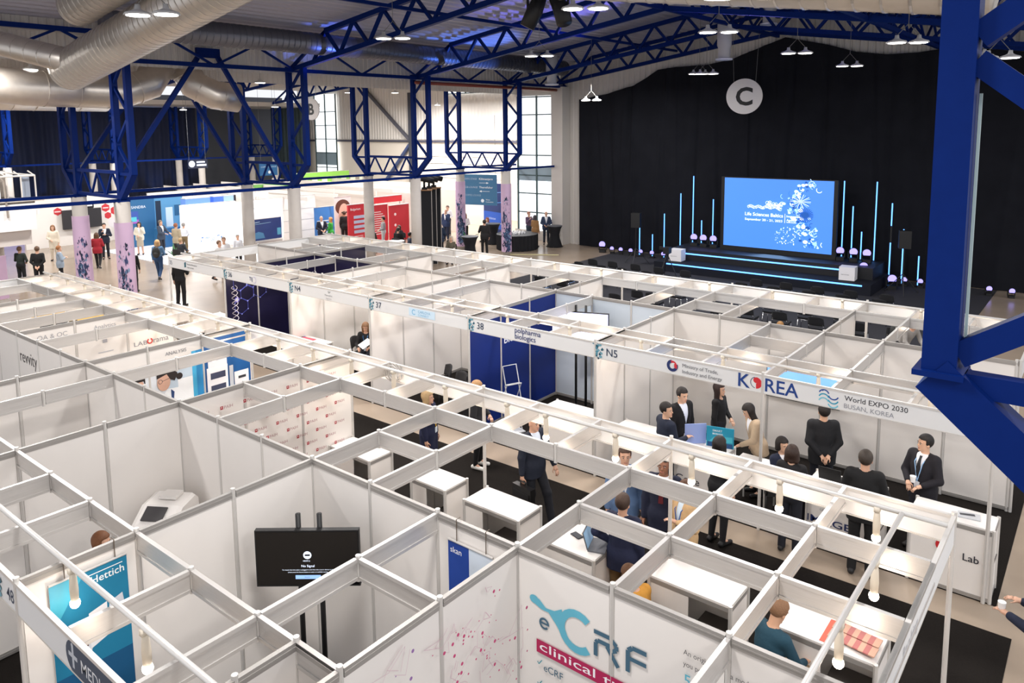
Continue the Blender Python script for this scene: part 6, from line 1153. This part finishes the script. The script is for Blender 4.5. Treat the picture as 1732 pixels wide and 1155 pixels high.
# ---- left distance
L_ = [(-29.0, 9.75, 2.6, 'woman in a red jacket and black trousers walking away', 1.70, 'walk', ('front', 'front'), ((90, 60, 40), 'bob'), ('jacket', (150, 26, 40)), ('slim', BLK)),
 (-31.6, 11.2, -.3, 'man in a dark suit gesturing beside the first banner column', 1.78, 'stand', ('cross', 'phone'), ((40, 30, 26), 'short'), ('jacket', NVY), ('trousers', (24, 28, 40))),
 (-31.3, 12.75, -.6, 'woman in a cream coat and beige skirt drinking by the teal stand', 1.66, 'stand', ('mouth', 'front'), (BN, 'long'), ('jacket', (226, 220, 204)), ('skirt', (186, 174, 156))),
 (-30.2, 13.3, .4, 'man in a grey suit leaning over the teal desk', 1.78, 'stand', ('table', 'table'), ((110, 100, 90), 'short'), ('jacket', (60, 72, 90)), ('trousers', (40, 44, 56))),
 (-24.2, 10.15, 2.4, 'person in a blue denim jacket with a dark backpack walking away', 1.74, 'walk', ('down', 'front'), ((210, 170, 120), 'bob'), ('top', (90, 130, 170)), ('slim', (40, 70, 110))),
 (-28.5, 13.2, 1.9, 'man in a beige jacket at the right of the teal desk', 1.76, 'stand', ('front', 'down'), ((150, 90, 60), 'short'), ('jacket', (170, 156, 132)), ('trousers', (40, 40, 40))),
 (-26.6, 12.4, 2.0, 'seated blonde person in a dark vest near the lit white wall', 1.68, 'sit', ('lap', 'lap'), (BD, 'short'), ('vest', (46, 50, 56)), ('trousers', (60, 60, 60))),
 (-22.4, 12.1, -.5, 'man in a white shirt passing behind the far block corner', 1.76, 'stand', ('down', 'down'), ((130, 110, 96), 'short'), ('shirt', (236, 238, 242)), ('trousers', BLK)),
 (-24.3, 13.9, -.2, 'grey-haired person whose head shows above the corner rails', 1.5, 'stand', ('down', 'down'), (GR, 'short'), ('shirt', (220, 224, 232)), ('trousers', BLK)),
 (-33.2, 9.5, -.5, 'tall woman in a cream outfit in front of the white wall with hexagons', 1.74, 'stand', ('down', 'front'), ((140, 96, 60), 'bob'), ('coat', (224, 214, 196)), ('trousers', (220, 208, 190))),
 (-26.5, 7.25, 1.3, 'short-haired woman in a grey and white jacket with folded arms', 1.64, 'stand', ('cross', 'cross'), ((160, 104, 60), 'short'), ('jacket', (150, 164, 180)), ('trousers', BLK)),
 (-26.2, 6.35, 2.6, 'man in a black jumper seen from behind at the left', 1.76, 'stand', ('back', 'back'), ((96, 70, 50), 'short'), ('top', (22, 22, 24)), ('trousers', BLK)),
 (-27.3, 6.1, 2.2, 'person in dark green left of the man in the black jumper', 1.68, 'stand', ('cross', 'front'), ((120, 90, 70), 'short'), ('top', (36, 46, 42)), ('trousers', BLK)),
 (-24.9, 7.55, 1.2, 'person in a pinkish top half hidden behind the first banner column', 1.66, 'stand', ('cross', 'down'), ((80, 50, 40), 'bob'), ('top', (180, 150, 140)), ('trousers', (70, 60, 60))),
 (-22.7, 8.4, 2.4, 'person with a black backpack hidden behind the pink banner column', 1.72, 'stand', ('down', 'down'), (BN, 'short'), ('top', BLK), ('trousers', BLK)),
 (-29.1, 13.9, 2.2, 'person in a white shirt among the group at the teal desk', 1.66, 'stand', ('table', 'front'), (GR, 'short'), ('shirt', (226, 230, 238)), ('trousers', (120, 100, 70))),
 (-25.0, 19.1, -.3, 'bald man in a navy suit before the blue poster', 1.8, 'stand', ('front', 'front'), ((80, 60, 50), 'bald'), ('jacket', NVY), ('trousers', NVY)),
 (-25.1, 19.75, -2.6, 'blonde woman in a green dress talking to the bald man', 1.66, 'stand', ('front', 'phone'), ((206, 150, 90), 'long'), ('top', (60, 176, 70)), ('skirt', (60, 170, 66))),
 (-27.2, 21.9, -.4, 'man in a pale shirt by the portrait poster', 1.76, 'stand', ('phone', 'front'), (BN, 'short'), ('shirt', (220, 220, 224)), ('trousers', (196, 196, 200))),
 (-25.9, 21.3, 2.8, 'man in a black suit in front of the portrait poster', 1.78, 'stand', ('down', 'front'), (BR, 'short'), ('jacket', BLK), ('trousers', BLK)),
 (-22.6, 21.15, -2.2, 'person in a black and white patterned jumper before the red wall', 1.72, 'stand', ('front', 'front'), (BN, 'short'), ('top', (150, 150, 152)), ('trousers', (210, 210, 212))),
 (-22.3, 20.1, 2.4, 'seated visitor with dark hair behind the rail, left one', 1.68, 'sit', ('lap', 'lap'), ((40, 34, 32), 'short'), ('top', (60, 66, 60)), ('trousers', BLK)),
 (-21.9, 21.6, -1.2, 'seated woman with long brown hair facing the camera in the lounge', 1.66, 'sit', ('lap', 'lap'), (BR, 'long'), ('top', (40, 40, 44)), ('trousers', BLK)),
 (-21.0, 20.7, 2.0, 'seated visitor in black seen from behind in the lounge', 1.72, 'sit', ('lap', 'lap'), (BN, 'short'), ('top', BLK), ('trousers', BLK)),
 (-20.9, 21.7, .4, 'man in a light denim shirt standing beside the third bare column', 1.74, 'stand', ('front', 'down'), ((90, 60, 44), 'short'), ('shirt', (96, 134, 170)), ('slim', (90, 120, 156))),
 (-19.3, 19.9, 1.2, 'seated visitor with dark hair by the lighting totems', 1.7, 'sit', ('lap', 'lap'), (BN, 'short'), ('top', (50, 60, 80)), ('trousers', BLK)),
 (-22.0, 25.2, -1.3, 'man in a blue suit and white shirt with a hand at his face', 1.8, 'stand', ('mouth', 'down'), ((120, 80, 60), 'bald'), ('jacket', (40, 56, 92)), ('trousers', (34, 42, 66))),
 (-23.2, 26.6, -1.0, 'man in a white shirt behind the man in the blue suit', 1.8, 'stand', ('front', 'front'), (BR, 'short'), ('shirt', (232, 232, 236)), ('trousers', (60, 60, 66))),
 (-21.6, 26.0, 2.0, 'woman in a magenta top half hidden by the banner column', 1.62, 'stand', ('front', 'down'), (BR, 'bob'), ('top', (170, 50, 110)), ('trousers', (60, 50, 70))),
 (-20.4, 25.0, 2.3, 'woman in a loose white blouse with long brown hair seen from behind', 1.68, 'stand', ('front', 'front'), ((130, 74, 48), 'long'), ('top', (238, 238, 240)), ('trousers', BLK)),
 (-20.2, 26.6, -1.4, 'woman in black seated before the dark blue photo wall', 1.68, 'sit', ('lap', 'phone'), ((150, 84, 56), 'bob'), ('jacket', (26, 28, 34)), ('trousers', BLK)),
 (-17.2, 22.9, 2.4, 'man in a black suit talking on the phone beside the banner column', 1.76, 'stand', ('phone', 'down'), ((40, 30, 26), 'short'), ('jacket', (30, 28, 30)), ('trousers', BLK)),
 (-18.4, 21.0, 2.3, 'man in a dark blue jacket seen from behind by the lounge rail', 1.76, 'stand', ('front', 'front'), ((50, 36, 30), 'short'), ('jacket', (36, 52, 76)), ('trousers', BLK)),
 (-17.1, 20.4, -1.0, 'grey-haired seated visitor near the lounge plant', 1.62, 'sit', ('lap', 'lap'), ((206, 196, 180), 'bob'), ('top', (96, 90, 76)), ('trousers', BLK)),
 (-17.6, 27.0, -.2, 'man in a mauve jumper at the window by the cocktail table', 1.76, 'stand', ('fwd', 'phone'), ((170, 110, 90), 'short'), ('top', (104, 84, 110)), ('trousers', (60, 70, 86))),
 (-16.7, 26.35, 1.6, 'woman in a tan jacket and dark jeans seen from behind at the cocktail table', 1.68, 'stand', ('fwd', 'down'), ((70, 66, 70), 'bob'), ('jacket', (150, 112, 70)), ('slim', (44, 52, 62))),
 (-16.75, 27.4, -.9, 'bald man in a navy jacket across the cocktail table', 1.78, 'stand', ('front', 'front'), ((90, 70, 60), 'bald'), ('jacket', (44, 58, 86)), ('trousers', (40, 46, 60))),
 (-43.0, 19.0, -.4, 'tiny dark figure in front of the far navy drape', 1.75, 'stand', ('down', 'down'), (BN, 'short'), ('top', (24, 24, 40)), ('trousers', BLK))]
for q in L_:
    x, y, f, lab, H, pose, arms, hr, tp, lg = q
    person(x, y, f, lab, H, pose, arms, hair=hr, top=tp, legs=lg, h=.02, z0=.032 if -34 < x < -24.5 and 12.1 < y < 16.5 else 0, female=hr[1] in ('long', 'bob'))
    if pose == 'sit': chair(M_chair, 'seat under the '+lab[:60].rsplit(' ', 1)[0], x-.05*math.cos(f), y-.05*math.sin(f), f-PI/2, 'lounge chairs')
for x, y, z, f, lab in ((-24.2, 10.15, 1.0, 2.4, 'dark backpack on the back of the person in denim'), (-22.7, 8.4, 1.0, 2.4, 'black backpack worn behind the pink banner column'), (3.15, 14.9, .95, -.6, 'black backpack of the leaning person')):
    t = T('backpack', lab, 'backpack', (x-.2*math.cos(f), y-.2*math.sin(f), z), f); PT(t, 'bag_body', MB().ball((-.02, 0, .22), (.11, .16, .24), 10), C(34, 36, 36), True); PT(t, 'front_pocket', MB().ball((-.1, 0, .14), (.05, .11, .11), 8), C(46, 46, 46), True)
